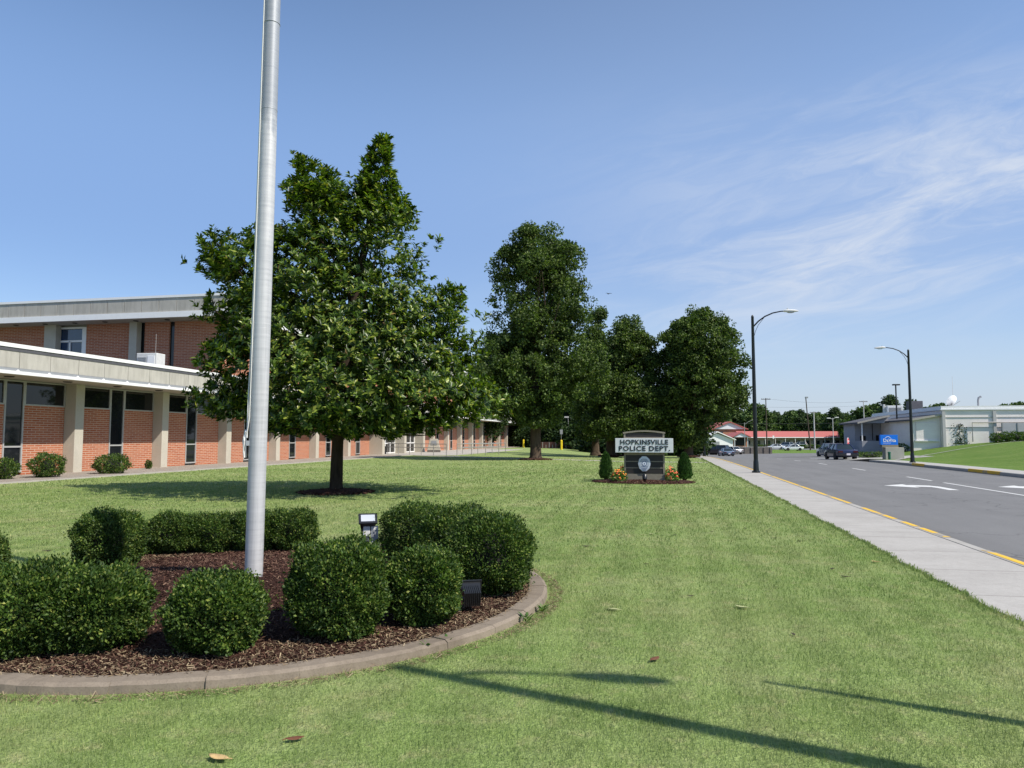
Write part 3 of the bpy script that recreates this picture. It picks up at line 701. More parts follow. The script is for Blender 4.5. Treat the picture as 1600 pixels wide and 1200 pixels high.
WG = 'small shrubs along the police building wall'
for lab, u, v, w, vt, n in [('small dark shrub by the wall cut off by the left frame edge', 8, 750, 44, 716, 3000), ('round dark shrub by the wall in front of the second concrete pilaster', 78, 747, 48, 709, 4000),
                            ('low spreading shrub below the narrow window between two pilasters', 178, 741, 52, 711, 4000), ('tiny shrub at the foot of a concrete pilaster', 235, 733, 9, 720, 500)]:
    c = P(u, v, .0); d = -c.x*math.sin(PHI)+c.y*math.cos(PHI); d += w/2/F*d*.8; c = D(u, d); top = D(u, d, vt).z
    bush('wall_shrub', lab, (c.x, c.y), w/2/F*d, w/2/F*d, top, n=n, group=WG, leaf=.07, rough=.12, boxy=.1)

# ------------------------------------------------------------------ floodlights
def floodlight(label, loc, rz, h, tilt, w=.26, boxes=True):
    o = thing('floodlight', label, 'floodlight', loc, rz)
    if boxes:
        MB().cyl((0,0,-.05),(0,0,h-.08),.022).build('post', M['steel'], o)
        MB().box(-.055,.03,-.05,.03,.28,.5).build('junction_box', M['box'], o, bevel=.006)
        b = MB().box(.04,.13,-.05,.03,.20,.40).build('switch_box', M['box'], o, bevel=.006)
        MB().box(.055,.115,-.058,-.05,.23,.36).build('cover', M['trimgrey'], b)
    else:
        MB().box(-.13,-.09,-.03,.03,-.05,h-.05).build('post', M['steel'], o, bevel=.004)
    Mx = Matrix.Translation((0,0,h)) @ Matrix.Rotation(tilt, 4, 'X')
    hd = MB(); hd.M = Mx; a, b = w/2, w*.36
    # tapered housing, open face up (+z local)
    hd.add([(-a,-b,.05),(a,-b,.05),(a,b,.05),(-a,b,.05),(-a*.78,-b*.7,-.10),(a*.78,-b*.7,-.10),(a*.78,b*.7,-.10),(-a*.78,b*.7,-.10)],
           [(0,1,2,3),(7,6,5,4),(0,4,5,1),(1,5,6,2),(2,6,7,3),(3,7,4,0)])
    hd.box(-a-.015,a+.015,-b-.015,b+.015,.05,.068)
    for k in range(9):
        x = -a*.72+k*a*1.44/8; hd.box(x-.006,x+.006,-b*.95,b*.95,-.14,-.0)
    hs = hd.build('housing', M['black'], o)
    ln = MB(); ln.M = Mx; ln.box(-a+.015,a-.015,-b+.015,b-.015,.068,.074); ln.build('lens', M['lens'], hs)
    return o
c = D(577, 9.3); floodlight('black floodlight on a post above the bed with a pale glass face turned up', (c.x, c.y, .1), PHI+rad(14), .0+D(577,9.3,816).z-.1, rad(38), .20)
c = D(736, 6.75); floodlight('black ribbed ground floodlight seen from behind beside a shrub at the front of the bed', (c.x, c.y, .06), PHI+rad(12), .155, rad(-72), .19, False)

# ------------------------------------------------------------------ trees
def limb_tube(mb, p0, p1, r0, r1, sag=.15, n=5, seg=7):
    p0, p1 = Vector(p0), Vector(p1); pts = []
    d = p1-p0; off = Vector((random.uniform(-1,1), random.uniform(-1,1), 0))*d.length*.07
    for i in range(n+1):
        t = i/n; q = p0.lerp(p1, t); q += off*math.sin(math.pi*t); q.z -= math.sin(math.pi*t)*sag*d.length*.35
        pts.append(q)
    mb.tube(pts, [r0+(r1-r0)*(i/n)**.8 for i in range(n+1)], seg)
def crown_samples(profile, n, asp=.95, shell=(.55, 1.), noise_amp=.12, axis=None):
    """profile: list of (z, cx, r) sorted by z. returns points (local x along the photo plane, y depth)"""
    zz = np.array([p[0] for p in profile]); cx = np.array([p[1] for p in profile]); rr = np.array([p[2] for p in profile])
    zs = np.linspace(zz[0], zz[-1], 400); w = np.interp(zs, zz, rr)+.15; w /= w.sum()
    z = RNG.choice(zs, n, p=w)+RNG.uniform(-.02,.02,n)
    th = RNG.uniform(0, 2*np.pi, n); f = shell[0]+(shell[1]-shell[0])*RNG.random(n)**.6
    p1, p2, p3 = RNG.uniform(0, 6, 3); hz = (zz[-1]-zz[0])/10
    r = np.interp(z, zz, rr)*(1+.16*np.sin(z/hz*1.9+p1)*np.sin(2*th+p2)+.12*np.sin(z/hz*3.6+3*th+p3)); x = np.interp(z, zz, cx)+r*f*np.cos(th); y = r*f*np.sin(th)*asp
    return np.stack([x, y, z], 1)
def lobed(profile, nl, per_lobe, rfrac, asp=.95):
    zz = np.array([p[0] for p in profile]); rr = np.array([p[2] for p in profile])
    c = crown_samples(profile, nl, asp, (.25, 1.))
    R = np.interp(c[:,2], zz, rr); cx = np.interp(c[:,2], zz, np.array([p[1] for p in profile]))
    rl = np.clip(R*rfrac, .35, 2.2)*RNG.uniform(.6, 1.3, nl)
    sh = np.clip((R-rl*.7)/np.maximum(R, .1), .05, 1)
    c[:,0] = cx+(c[:,0]-cx)*sh; c[:,1] *= sh
    c[:,2] = np.clip(c[:,2], zz[0]+rl*.3, zz[-1]-rl*.55)
    k = np.repeat(np.arange(nl), per_lobe); u = rand_unit(len(k)); u[:,2] = u[:,2]*.8+.18
    return c[k]+u*rl[k][:,None]*np.array([1,1,.8])*RNG.uniform(.6, 1.06, (len(k),1))
def tree(name, label, base, profile, clumps, per, crad, leaf, lw, mat, trunk_r, trunk_top, bark='bark', group=None, limbs=26, rz=None, asp=.95, cat='tree', flare=1.35, squash=.75, lean=0., up=.35, gap=.0, shell=(.5,1.), lobes=0, rfrac=.34):
    o = thing(name, label, cat, base, PHI if rz is None else rz, group)
    c = np.concatenate([lobed(profile, lobes, clumps//lobes, rfrac, asp), crown_samples(profile, clumps//3, asp, (.2, .92))]) if lobes else crown_samples(profile, clumps, asp, shell)
    if gap:
        s = np.sin(c[:,0]*1.9+1)*np.sin(c[:,2]*1.7)*np.sin(c[:,1]*1.8+2); c = c[s < 1-gap]
    if lobes:
        h = (profile[-1][0]-profile[0][0])/11; s = np.sin(c[:,0]/h*1.9+1)*np.sin(c[:,2]/h*1.8+.4)*np.sin(c[:,1]/h*1.7+2)+.35*np.sin(c[:,0]/h*4.1)*np.sin(c[:,2]/h*4.6+1); c = c[s < .42]
    r = crad*RNG.uniform(.5, 1.25, len(c))
    V, Fc = cloud(c, r, per, leaf, lw, squash=squash, up=up)
    cr = np_mesh('crown', V, Fc, M[mat], o)
    mb = MB(); zt = trunk_top; tx = profile[len(profile)//2][1]*.6
    mb.tube([(0,0,-.2),(0,0,0),(0,0,.25),(lean*.3,0,1.0),(lean*.7+.02,.02,zt*.5),(lean+tx*.5,0,zt)], [trunk_r*flare*1.25,trunk_r*flare*1.15,trunk_r*1.1,trunk_r,trunk_r*.82,trunk_r*.35], 14)
    z0 = profile[0][0]
    for k in range(limbs):
        q = c[random.randrange(len(c))]; zb = min(zt*.95, max(z0*.75, q[2]*random.uniform(.45,.75)))
        t = zb/zt; limb_tube(mb, (lean*t+tx*.5*t**3, 0, zb), (q[0]*.9, q[1]*.9, q[2]), trunk_r*.38*(1-t*.5), trunk_r*.06)
    mb.build('trunk', M[bark], o, smooth=True)
    return o
def px_profile(rows, u0, d, zoff=0.):
    """rows (v, left, right) in photo pixels -> (z, cx, r) metres at distance d"""
    out = []
    for v, l, r in rows:
        z = D(u0, d, v).z; out.append((z-zoff, ((l+r)/2-u0)/F*d, (r-l)/2/F*d))
    return sorted(out)

# magnolia: whorls of long glossy leaves at the shoot tips
def magnolia():
    b = P(525, 770, 0); d = -b.x*math.sin(PHI)+b.y*math.cos(PHI)
    o = thing('magnolia_tree', 'broad glossy dark green magnolia tree behind the flagpole', 'tree', (b.x, b.y, 0), PHI)
    main = px_profile([(300,436,628),(330,440,642),(365,412,652),(400,340,664),(440,326,700),(480,328,722),(520,336,732),(560,326,748),(595,316,772),(622,326,782),(645,346,778),(662,384,724),(676,440,660)], 525, d)
    la = px_profile([(216,582,598),(240,566,606),(270,556,614),(300,548,622),(335,540,632)], 525, d)
    lb = px_profile([(246,448,458),(262,446,508),(290,440,532),(330,438,540)], 525, d)
    c = np.concatenate([lobed(main, 110, 38, .22), crown_samples(main, 1500, .96, (.72,.98)), crown_samples(la, 420, .95, (.4,1.)), crown_samples(lb, 380, .95, (.4,1.)), crown_samples(main, 1900, .9, (.25,.75))])
    # extra low and side boughs seen in the photo
    for (u, v, ru, n) in [(335,385,34,60),(322,410,24,36),(748,606,24,60),(700,455,20,30),(690,475,26,40),(590,655,26,50),(640,650,28,50),(470,640,32,50),(380,635,30,40),(716,500,14,18),(352,480,42,130),(338,560,36,110),(358,612,34,90),(342,420,34,90),(372,540,40,110),(700,580,34,80),(722,622,34,70),(395,470,34,80),(600,668,24,60),(612,676,14,30),(556,664,20,40),(655,660,22,50),(432,650,26,60),(506,652,22,50),(690,646,24,50),(345,636,22,45),(735,640,20,35),(480,660,16,30),(575,300,14,20),(620,330,16,22),(455,250,14,16),(590,225,16,24)]:
        q = D(u, d, v); x = (u-525)/F*d; rm = ru/F*d; e = rand_unit(n)*RNG.random((n,1))**.4*rm*np.array([1,1.3,.9])
        c = np.concatenate([c, np.array([x, 0, q.z])+e])
    # break the outline: push whorls in and out on boughs
    s = np.sin(c[:,0]*2.3+c[:,2]*1.1)*np.sin(c[:,2]*2.6+c[:,1]*1.4+1)*np.sin(c[:,1]*2.5+.5)
    keep = (s < .72); c = c[keep]; s = s[keep]
    cx = np.array([0,0,c[:,2].mean()*.9]); outv = c-cx; outv[:,2] *= .5; outv /= np.linalg.norm(outv, axis=1, keepdims=True)
    c = c+outv*(-s)[:,None]*.26
    m = 11; k = np.repeat(np.arange(len(c)), m); n = len(k)
    axis = outv*.75+np.array([0,0,.8])+rand_unit(len(c))*.35; axis /= np.linalg.norm(axis, axis=1, keepdims=True)
    A = axis[k]; t = rand_unit(n); t = t-A*np.sum(t*A, 1, keepdims=True); t /= np.linalg.norm(t, axis=1, keepdims=True)
    spread = RNG.uniform(.35, 1.5, n)[:,None]; ax = A*.55/spread+t
    back = RNG.uniform(0, .16, n)[:,None]
    V, Fc = leaf_arrays(c[k]-A*back, ax, A*.8+rand_unit(n)*.25, RNG.uniform(.13,.215,n), RNG.uniform(.058,.086,n), .12)
    np_mesh('crown', V, Fc, M['mag_leaf'], o)
    mb = MB(); mb.tube([(0,0,-.2),(0,0,0),(0,0,.2),(.01,.02,1.2),(.05,0,2.4),(.25,.05,4.5),(.7,0,7.2),(1.1,0,9.6)], [.27,.24,.19,.17,.155,.13,.08,.02], 14)
    mb.tube([(.02,0,2.4),(-.3,.1,4.5),(-.8,0,7.2),(-.9,0,9.2)], [.12,.1,.06,.02], 10)
    for i in range(70):
        q = c[random.randrange(len(c))]; zb = max(2.0, min(8, q[2]*random.uniform(.5,.8))); limb_tube(mb, (zb*.06,0,zb), (q[0],q[1],q[2]-.1), .05, .012, n=4, seg=6)
    mb.build('trunk', M['bark_dark'], o, smooth=True)
    return b
mag_b = magnolia()

MG = 'maple trees in a row on the lawn'
b1 = P(837, 718, 0); d1 = -b1.x*math.sin(PHI)+b1.y*math.cos(PHI)
tree('maple_tree', 'tallest leafy maple on the lawn with a bare straight trunk in a mulch ring', b1,
     px_profile([(362,806,890),(388,776,908),(425,764,920),(460,758,930),(500,754,940),(545,738,946),(590,726,948),(622,726,926),(648,752,898),(662,800,880)], 837, d1),
     2000, 66, .46, .17, .85, 'maple_leaf', .40, 12.5, group=MG, limbs=40, lobes=74, rfrac=.33)
b2 = P(955, 712, 0); d2 = -b2.x*math.sin(PHI)+b2.y*math.cos(PHI)
tree('maple_tree', 'maple tree standing directly behind the police sign', b2,
     px_profile([(494,974,996),(520,950,1014),(550,938,1030),(585,928,1040),(620,912,1054),(650,908,1062),(684,920,1052)], 955, d2),
     1700, 60, .5, .19, .85, 'maple_leaf', .42, 10.5, group=MG, limbs=30, lobes=62, rfrac=.33)
b3 = P(1076, 713, 0); d3 = -b3.x*math.sin(PHI)+b3.y*math.cos(PHI)
tree('maple_tree', 'maple tree at the end of the row beside the pavement', b3,
     px_profile([(482,1082,1110),(508,1050,1146),(540,1030,1160),(580,1028,1170),(615,1030,1176),(645,1032,1148),(672,1038,1122),(694,1050,1100)], 1076, d3),
     1700, 60, .48, .19, .85, 'maple_leaf', .36, 10.5, group=MG, limbs=34, lobes=66, rfrac=.33)
bb = D(930, 74)
tree('maple_tree', 'narrow maple showing between the tallest maple and the one behind the sign', (bb.x, bb.y, 0),
     px_profile([(484,934,946),(505,912,948),(540,905,950),(590,898,955),(640,890,960),(680,900,950)], 930, 74),
     1200, 56, .5, .2, .85, 'maple_leaf', .36, 10.5, group=MG, limbs=18, lobes=44, rfrac=.36)
for b, n in ((mag_b, 1.1), (b1, 1.25), (b2, 1.2), (b3, 1.0)):
    mb = MB(); mb.lathe([(n,-.05),(n*.97,.035),(n*.7,.09),(n*.3,.12),(.05,.13)], 28, (b.x, b.y, 0)); struct(mb.build('mulch_ring', M['mulch'], smooth=True))
    tag(chips('mulch', b.x, b.y, lambda r: .03+.09*max(0, 1-r/n), 1500, n*1.02, n*1.02, M['chip'], L=(.04,.12), W=(.015,.04)), 'dark mulch heaped round a lawn tree trunk', 'mulch')

# dark wood behind the lawn
TG = 'shaded trees behind the lawn'
def gen_profile(h, w, z0=.8, top=.16):
    return [(z0, 0, w*.55), (h*.25, 0, w*.9), (h*.45, 0, w), (h*.65, .0, w*.9), (h*.85, .0, w*.6), (h, 0, w*top)]
proto = []
for k, (h, w) in enumerate([(13, 5.2), (15, 5.8), (11, 5.0)]):
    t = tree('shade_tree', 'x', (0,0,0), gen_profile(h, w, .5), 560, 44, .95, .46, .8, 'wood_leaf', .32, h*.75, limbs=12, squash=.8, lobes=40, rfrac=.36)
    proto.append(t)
wl = ['dark shaded tree between the magnolia and the tallest maple', 'dark shaded tree right behind the tallest maple', 'dark shaded tree behind the yellow bollard with the small grey sign',
      'dark shaded tree seen over the low red fence end', 'dark shaded tree filling the gap left of the police sign', 'dark shaded tree behind the upper part of the police sign',
      'dark shaded tree in the gap right of the police sign', 'dark shaded tree behind the maple nearest the pavement', 'dark shaded tree at the rear behind the end of the brick building',
      'dark shaded tree far behind the gap between the first two maples', 'dark shaded tree far behind the police sign', 'dark shaded tree deepest in the wood behind the row']
ws = [(742,118,1.0,1), (800,150,.9,0), (868,138,1,1), (905,128,.8,2), (945,112,.85,0), (985,105,.8,2), (1030,110,.8,0), (1062,100,.62,2), (835,165,1.05,1), (890,160,.9,0), (960,150,.95,1), (1010,142,.9,0)]
used = set()
for (u, d, s, k), lab in zip(ws, wl):
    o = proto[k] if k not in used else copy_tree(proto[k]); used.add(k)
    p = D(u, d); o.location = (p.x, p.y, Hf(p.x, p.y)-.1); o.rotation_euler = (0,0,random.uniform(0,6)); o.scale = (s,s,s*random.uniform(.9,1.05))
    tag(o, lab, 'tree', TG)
uh = thing('understory_shrub', 'x', 'shrub')
V, Fc = cloud(crown_samples([(.1,0,2.3),(1.2,0,2.6),(2.4,0,2.0),(3.2,0,.6)], 90, 1, (.4,1)), np.full(90,.6), 40, .35, .8); np_mesh('foliage', V, Fc, M['wood_leaf'], uh)
MB().tube([(0,0,-.1),(0,0,1),(0.1,0,2)], [.06,.04,.02], 6).build('stem', M['bark_dark'], uh)
ul = ['dark undergrowth shrub near the end of the brick building', 'dark undergrowth shrub behind the red fence left half', 'dark undergrowth shrub behind the red fence right half', 'dark undergrowth shrub right of the brick fence pier',
      'dark undergrowth shrub left behind the police sign', 'dark undergrowth shrub hidden mostly by the police sign', 'dark undergrowth shrub between the sign and the pavement maple', 'dark undergrowth shrub at the foot of the pavement maple', 'dark undergrowth shrub farthest left beyond the bollard']
for i, (u, d) in enumerate([(822,134),(852,124),(876,122),(912,112),(946,100),(984,96),(1030,98),(1056,95),(806,140)]):
    o = uh if i == 0 else copy_tree(uh); p = D(u, d); o.location = (p.x, p.y, Hf(p.x, p.y)); o.rotation_euler = (0,0,i*1.3); tag(o, ul[i], 'shrub', 'undergrowth below the shaded trees')
    o.scale = (1.5,1.5,1.25)

# far tree line beyond the motel and the clinic
FG = 'trees on the far skyline'
fproto = []
for k, (h, w, m) in enumerate([(11, 5.5, 'far_leaf'), (13, 5.8, 'far_leaf_dark'), (9.5, 5.5, 'far_leaf'), (14, 4.5, 'far_leaf_dark')]):
    fproto.append(tree('far_tree', 'x', (0,0,0), gen_profile(h, w, .6), 330, 34, .95, .62, .8, m, .3, h*.7, limbs=8, squash=.8, lobes=30, rfrac=.38))
used = set()
far = []
kinds = ['light green rounded tree', 'tall dark green tree', 'broad green tree', 'narrow dark tree']
spots = [(1112,300,636,2,'left of the nearest street lamp above the white shed'),(1140,285,630,0,'above the gabled red motel wing'),(1166,305,640,1,'above the left end of the long red roof'),(1182,275,631,0,'just left of the nearest street lamp pole'),
         (1204,290,640,1,'behind the utility pole with the crossarm'),(1220,310,648,2,'over the long red roof left of its middle'),(1236,285,642,0,'over the long red roof near its middle'),(1250,300,640,3,'directly left of the leaning wooden pole'),(1262,280,644,1,'directly behind the leaning wooden pole'),
         (1276,295,645,0,'behind the pale concrete pole'),(1290,305,646,2,'between the pale pole and the double-headed lamp'),(1304,270,637,3,'behind the double-headed lamp'),(1314,295,642,1,'right of the double-headed lamp'),(1330,250,644,1,'above the left corner of the clinic roof'),
         (1348,235,636,2,'over the clinic lean-to roof near a utility pole'),(1364,240,632,0,'over the clinic roof left of the white roof unit'),(1390,200,618,3,'rising above the white roof unit on the clinic'),(1424,215,624,3,'behind the dark roof unit on the clinic'),
         (1465,260,630,2,'barely showing over the clinic roof left of the dish'),(1585,230,628,2,'over the clinic roof at the right frame edge'),(1605,215,627,1,'mostly cut off by the right frame edge'),(1566,240,633,0,'small over the clinic roof near the right edge')]
for (u, d, vt, k, where) in spots:
    o = fproto[k] if k not in used else copy_tree(fproto[k]); used.add(k)
    p = D(u, d, vt); z0 = Hf(p.x, p.y)-.2; h = [11.6,13.6,10.1,14.6][k]; s = (p.z-z0)/h
    o.location = (p.x, p.y, z0); o.scale = (max(s,.75)*1.05, max(s,.75)*1.05, s); o.rotation_euler = (0,0,random.uniform(0,6)); tag(o, kinds[k]+' '+where, 'tree', FG)

# ------------------------------------------------------------------ police building
def building():
    B = thing('police_building', 'long low red brick police building with pale concrete fascia and pilasters', 'building')
    WX, PX, FXX = -27.0, -26.45, -24.8           # wall plane, pilaster face, fascia face
    BAY, Y0 = 6.05, 29.5; i0, i1 = -4, 18
    Ya, Yb = Y0+BAY*i0, Y0+BAY*i1
    S0, S1, S2, S3 = 4.08, 4.33, 5.12, 5.28       # soffit, trim top, panel top, coping top
    ent = {6, 7}
    # windows: prototypes, copied bay by bay
    PW = .62
    def framed(name, w, z0, z1, bars, parent, fw=.07):
        """frame in the y-z plane centred on y=0, face towards +x"""
        m = MB(); m.box(-.05,.05,-w/2,-w/2+fw,z0,z1); m.box(-.05,.05,w/2-fw,w/2,z0,z1)
        for zb in [z0+fw/2]+bars+[z1-fw/2]: m.box(-.047,.047,-w/2+fw,w/2-fw,zb-fw/2,zb+fw/2)
        f = m.build(name, M['frame'], parent)
        MB().box(-.015,.0,-w/2+fw,w/2-fw,z0+fw,z1-fw).build('pane', M['glass'], f)
        return f
    SW = .98                                       # strip window width
    half = (BAY-PW-SW)/2
    sp0 = framed('strip_window', SW, .12, S0-.02, [1.22], B); tr0 = framed('transom_window', half-.01, 3.0, S0-.02, [], B, .06)
    bp0 = MB().box(-.23, .02, -half/2, half/2, -.3, 3.0).build('brick_panel', M['brick'], B)
    first = [True]
    for i in range(i0, i1):
        if i in ent: continue
        ya, yb = Y0+BAY*i+PW/2, Y0+BAY*(i+1)-PW/2; yc = (ya+yb)/2
        for src, ys_ in ((sp0, [yc]), (tr0, [ya+half/2, yb-half/2]), (bp0, [ya+half/2, yb-half/2])):
            for q, yy in enumerate(ys_):
                f = src if first[0] and q == 0 else copy_tree(src, B)
                f.location = (WX-.02, yy, 0)
        first[0] = False
    MB().box(WX-.3, WX-.26, Ya, Yb, -.3, .12).build('footing', M['pil'], B)
    # dark interior so the panes have depth
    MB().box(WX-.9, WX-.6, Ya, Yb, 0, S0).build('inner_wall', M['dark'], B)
    p0 = None
    for i in range(i0, i1+1):
        y = Y0+BAY*i
        if i in ent or i-1 in ent:
            if 6 <= i <= 8: MB().box(WX-.3, -25.7, y-.3, y+.3, -.2, S0).build('pilaster', M['pil'], B); continue
        if p0 is None:
            m = MB(); m.prism([(WX-.35,-PW/2),(PX,-PW/2+.05),(PX,PW/2-.05),(WX-.35,PW/2)], -.2, S0, 'z'); p0 = m.build('pilaster', M['pil'], B, bevel=.015); q = p0
        else: q = p0.copy(); C.objects.link(q); q.parent = B
        q.location = (0, y, 0)
    # entrance: glazed doors between deep fins
    for n_, i in enumerate(sorted(ent)):
        ya, yb = Y0+BAY*i+.3, Y0+BAY*(i+1)-.3
        x = WX+.25; m = MB(); w = yb-ya; k = 4
        for j in range(k+1): m.box(x-.05,x+.05,ya+w*j/k-.05+(.05 if j==0 else -.05 if j==k else 0),ya+w*j/k+.05+(.05 if j==0 else -.05 if j==k else 0),.03,S0)
        for z in (.1, 1.05, 2.2, S0-.06): m.box(x-.045,x+.045,ya,yb,z-.05,z+.05)
        f = m.build('entrance_door', M['white'], B); MB().box(x-.02,x-.005,ya+.05,yb-.05,.1,S0-.1).build('pane', M['glass'], f)
        for j in (1,2,3): MB().tube([(x+.1,ya+w*j/k+.1,.9),(x+.1,ya+w*j/k+.1,1.25)], .015, 6).build('handle', M['steel'], f)
    # roof edge
    MB().box(-45, FXX+.02, Ya-2, Yb+1.5, S3-.3, S3-.06).build('roof', M['slate'], B)
    MB().box(WX-.4, FXX-.14, Ya-2, Yb+1.3, S0, S0+.1).build('soffit', M['soffit'], B)
    m = MB(); y = Ya-2
    while y < Yb+1.4:
        m.box(FXX-.12, FXX+random.uniform(-.003,.003), y+.012, min(y+1.512-.012, Yb+1.5), S1, S2); y += 1.512
    m.build('fascia_panels', M['fascia'], B, bevel=.006)
    MB().box(FXX-.13, FXX-.035, Ya-2, Yb+1.45, S1-.2, S2+.01).build('fascia_backing', M['dark'], B)
    m = MB(); m.box(FXX-.06, FXX+.05, Ya-2, Yb+1.5, S2+.005, S3); m.build('coping', M['white'], B)
    m = MB(); m.box(FXX-.1, FXX+.03, Ya-2, Yb+1.5, S0+.13, S1-.004); m.build('trim_band', M['trimgrey'], B)
    m = MB(); m.box(FXX-.14, FXX+.11, Ya-2, Yb+1.51, S0+.0, S0+.126)
    y = Ya-.6
    while y < Yb: m.add([(FXX+.09,y-.08,S0+.12),(FXX+.09,y+.08,S0+.12),(FXX+.09,y,S0+.19),(FXX+.04,y-.08,S0+.12),(FXX+.04,y+.08,S0+.12),(FXX+.04,y,S0+.19)], [(0,1,2),(3,5,4),(0,2,5,3),(1,4,5,2)]); y += 1.512
    m.build('drip_edge', M['white'], B)
    # north end wall return
    MB().box(-44.9, WX-.3, Yb-.25, Yb, -.2, S0-.01).build('end_wall', M['brick'], B)
    for k in range(9):
        for dy in (1.5, 4.5): 
            MB().lathe([(.16,-.035),(.2,0)], 14, (WX+1.25, Y0+BAY*(k-1)+dy, S0-.002)).build('soffit_light', M['dark'], B)
    # upper storey block
    UY, UFX, UE = 40.5, 39.0, 92.
    T0, T1, T2, T3 = 8.85, 9.2, 10.05, 10.2
    UX0, UX1, UF = -75., -26.6, -24.95
    m = MB(); segs = []
    def X_at(u, Yp):
        r = (u-800)/F/1.003; return Yp*(r*math.cos(PHI)-math.sin(PHI))/(math.cos(PHI)+r*math.sin(PHI))
    wins = [(80,128)]; slots = [(207.5,220),(259,267)]
    xs = []
    for a, b in wins+slots: xs.append((X_at(a,UY), X_at(b,UY)))
    cuts = sorted(xs); x = UX0
    for a, b in cuts+[(UX1, UX1)]: MB().box(x, a, UY, UY+.3, 4.6, T0+.05).build('brick_panel', M['brick'], B); x = b
    MB().box(UX1-.3, UX1, UY+.3, UE, 4.6, T0+.05).build('brick_wall', M['brick'], B); MB().box(UX0, UX1-.3, UE-.3, UE, 4.6, T0+.05).build('brick_wall', M['brick'], B)
    a, b = xs[0]
    w = MB(); c_ = (a+b)/2; fz0, fz1, zm = 5.3, T0-.15, 7.8
    w.box(a,a+.09,UY+.02,UY+.2,fz0,fz1); w.box(b-.3,b,UY-.02,UY+.2,fz0,fz1)
    for z in (fz0+.05, zm, fz1-.04): w.box(a+.09,b-.3,UY+.02,UY+.2,z-.06,z+.06)
    w.box(c_-.16,c_-.06,UY+.02,UY+.2,fz0,zm)
    f = w.build('window', M['white'], B); MB().box(a+.09,b-.3,UY+.1,UY+.12,fz0,fz1).build('pane', M['glass_blue'], f)
    MB().box(a-.005,b+.005,UY+.21,UY+.29,T0-.2,T0+.04).build('window_head', M['soffit'], B)
    for a, b in xs[1:]: MB().box(a,b,UY+.12,UY+.2,4.6,T0+.05).build('window', M['glass'], B)
    for (a, b) in [(61,79.5),(195,207.2)]:
        MB().box(X_at(a,UY-.4), X_at(b,UY-.4), UY-.4, UY+.05, 4.6, T0).build('pilaster', M['pil'], B, bevel=.02)
    for k in range(1, 4): 
        xx = X_at(70,UY)-6.1*k; MB().box(xx-.35, xx+.35, UY-.4, UY+.05, 4.6, T0).build('pilaster', M['pil'], B, bevel=.02)
    MB().box(UX0-2, UF-.02, UFX+.02, UE+1.5, T3-.3, T3-.06).build('roof', M['roofwhite'], B)
    MB().box(UX0-2, UF-.14, UFX+.14, UE+1.4, T0, T0+.1).build('soffit', M['soffit'], B)
    m = MB(); x = UF
    while x > UX0: m.box(x-1.185, x-.015, UFX-random.uniform(0,.004), UFX+.12, T1, T2); x -= 1.2
    y = UFX+.13
    while y < UE: m.box(UF-.12, UF, y+.015, y+1.185, T1, T2); y += 1.2
    m.build('fascia_panels', M['fascia'], B, bevel=.006)
    m = MB(); m.box(UX0-2, UF-.03, UFX+.035, UFX+.12, T1-.2, T2+.01); m.box(UF-.12, UF-.035, UFX+.12, UE+1.4, T1-.2, T2+.01); m.build('fascia_backing', M['dark'], B)
    m = MB(); m.box(UX0-2, UF+.05, UFX-.05, UFX+.12, T2+.005, T3); m.box(UF-.1, UF+.05, UFX+.12, UE+1.4, T2+.005, T3); m.build('coping', M['white'], B)
    m = MB(); m.box(UX0-2, UF+.05, UFX-.05, UFX+.13, T0+.0, T1-.004); m.box(UF-.1, UF+.05, UFX+.13, UE+1.4, T0, T1-.004); m.build('trim_band', M['white'], B)
    for k in range(10):
        MB().lathe([(.13,-.03),(.17,0)], 12, (-27.5-2.2*k, UFX+.75, T0-.002)).build('soffit_light', M['dark'], B)
    return B
building()
p = D(233, 40.8)
ac = thing('air_conditioner', 'white box air conditioner on the lower roof by the upper brick wall', 'air conditioner', (p.x, p.y, 5.22), PHI*.3)
MB().box(-.6,.6,-.4,.4,0,1.05).build('casing', M['box'], ac, bevel=.03)
m = MB()
for k in range(6): m.box(-.52,-.02,-.43,-.402,.25+.1*k,.31+.1*k)
m.build('louvre', M['trimgrey'], ac)
MB().box(.08,.5,-.43,-.402,.2,.9).build('service_panel', M['white'], ac)
wp = thing('whip_antenna', 'thin upright whip antenna on the lower roof behind the air conditioner', 'antenna', D(240, 39.6).to_tuple()[:2]+(5.22,))
MB().cyl((0,0,0),(0,0,2.0),.010,.006,6).build('rod', M['pole_pale'], wp); MB().cyl((0,0,0),(0,0,.3),.05,.05,8).build('mount', M['steel'], wp)

# railings by the entrance
def railing(label, pts, posts):
    o = thing('handrail', label, 'railing', (pts[0][0], pts[0][1], 0.03)); b = Vector((pts[0][0], pts[0][1], 0)); m = MB()
    for z in (1.02, .68): m.tube([(p[0]-b.x, p[1]-b.y, z) for p in pts], .032, 8)
    m.build('rail', M['rail'], o)
    n = posts
    for i in range(n):
        t = i/(n-1)*(len(pts)-1); k = min(int(t), len(pts)-2); q = Vector(pts[k]).lerp(Vector(pts[k+1]), t-k)
        MB().cyl((q.x-b.x, q.y-b.y, -.05), (q.x-b.x, q.y-b.y, 1.02), .032, .032, 8).build('post', M['rail'], o)
railing('long grey handrail along the near edge of the entrance plaza', [(-26.2,68.2),(-18.3,61.6)], 6)
railing('short handrail bordering the entrance ramp nearest the lawn', [(-17.6,62.5),(-15.2,68.6)], 4)
railing('short handrail on the far side of the entrance ramp', [(-18.6,68),(-16,75.5)], 4)
q = P(678, 705, 0)
mo = thing('memorial_stone', 'pale tapered memorial stone with a dark plaque by the entrance', 'monument', (q.x+2.2, q.y-7, .03), rad(16))
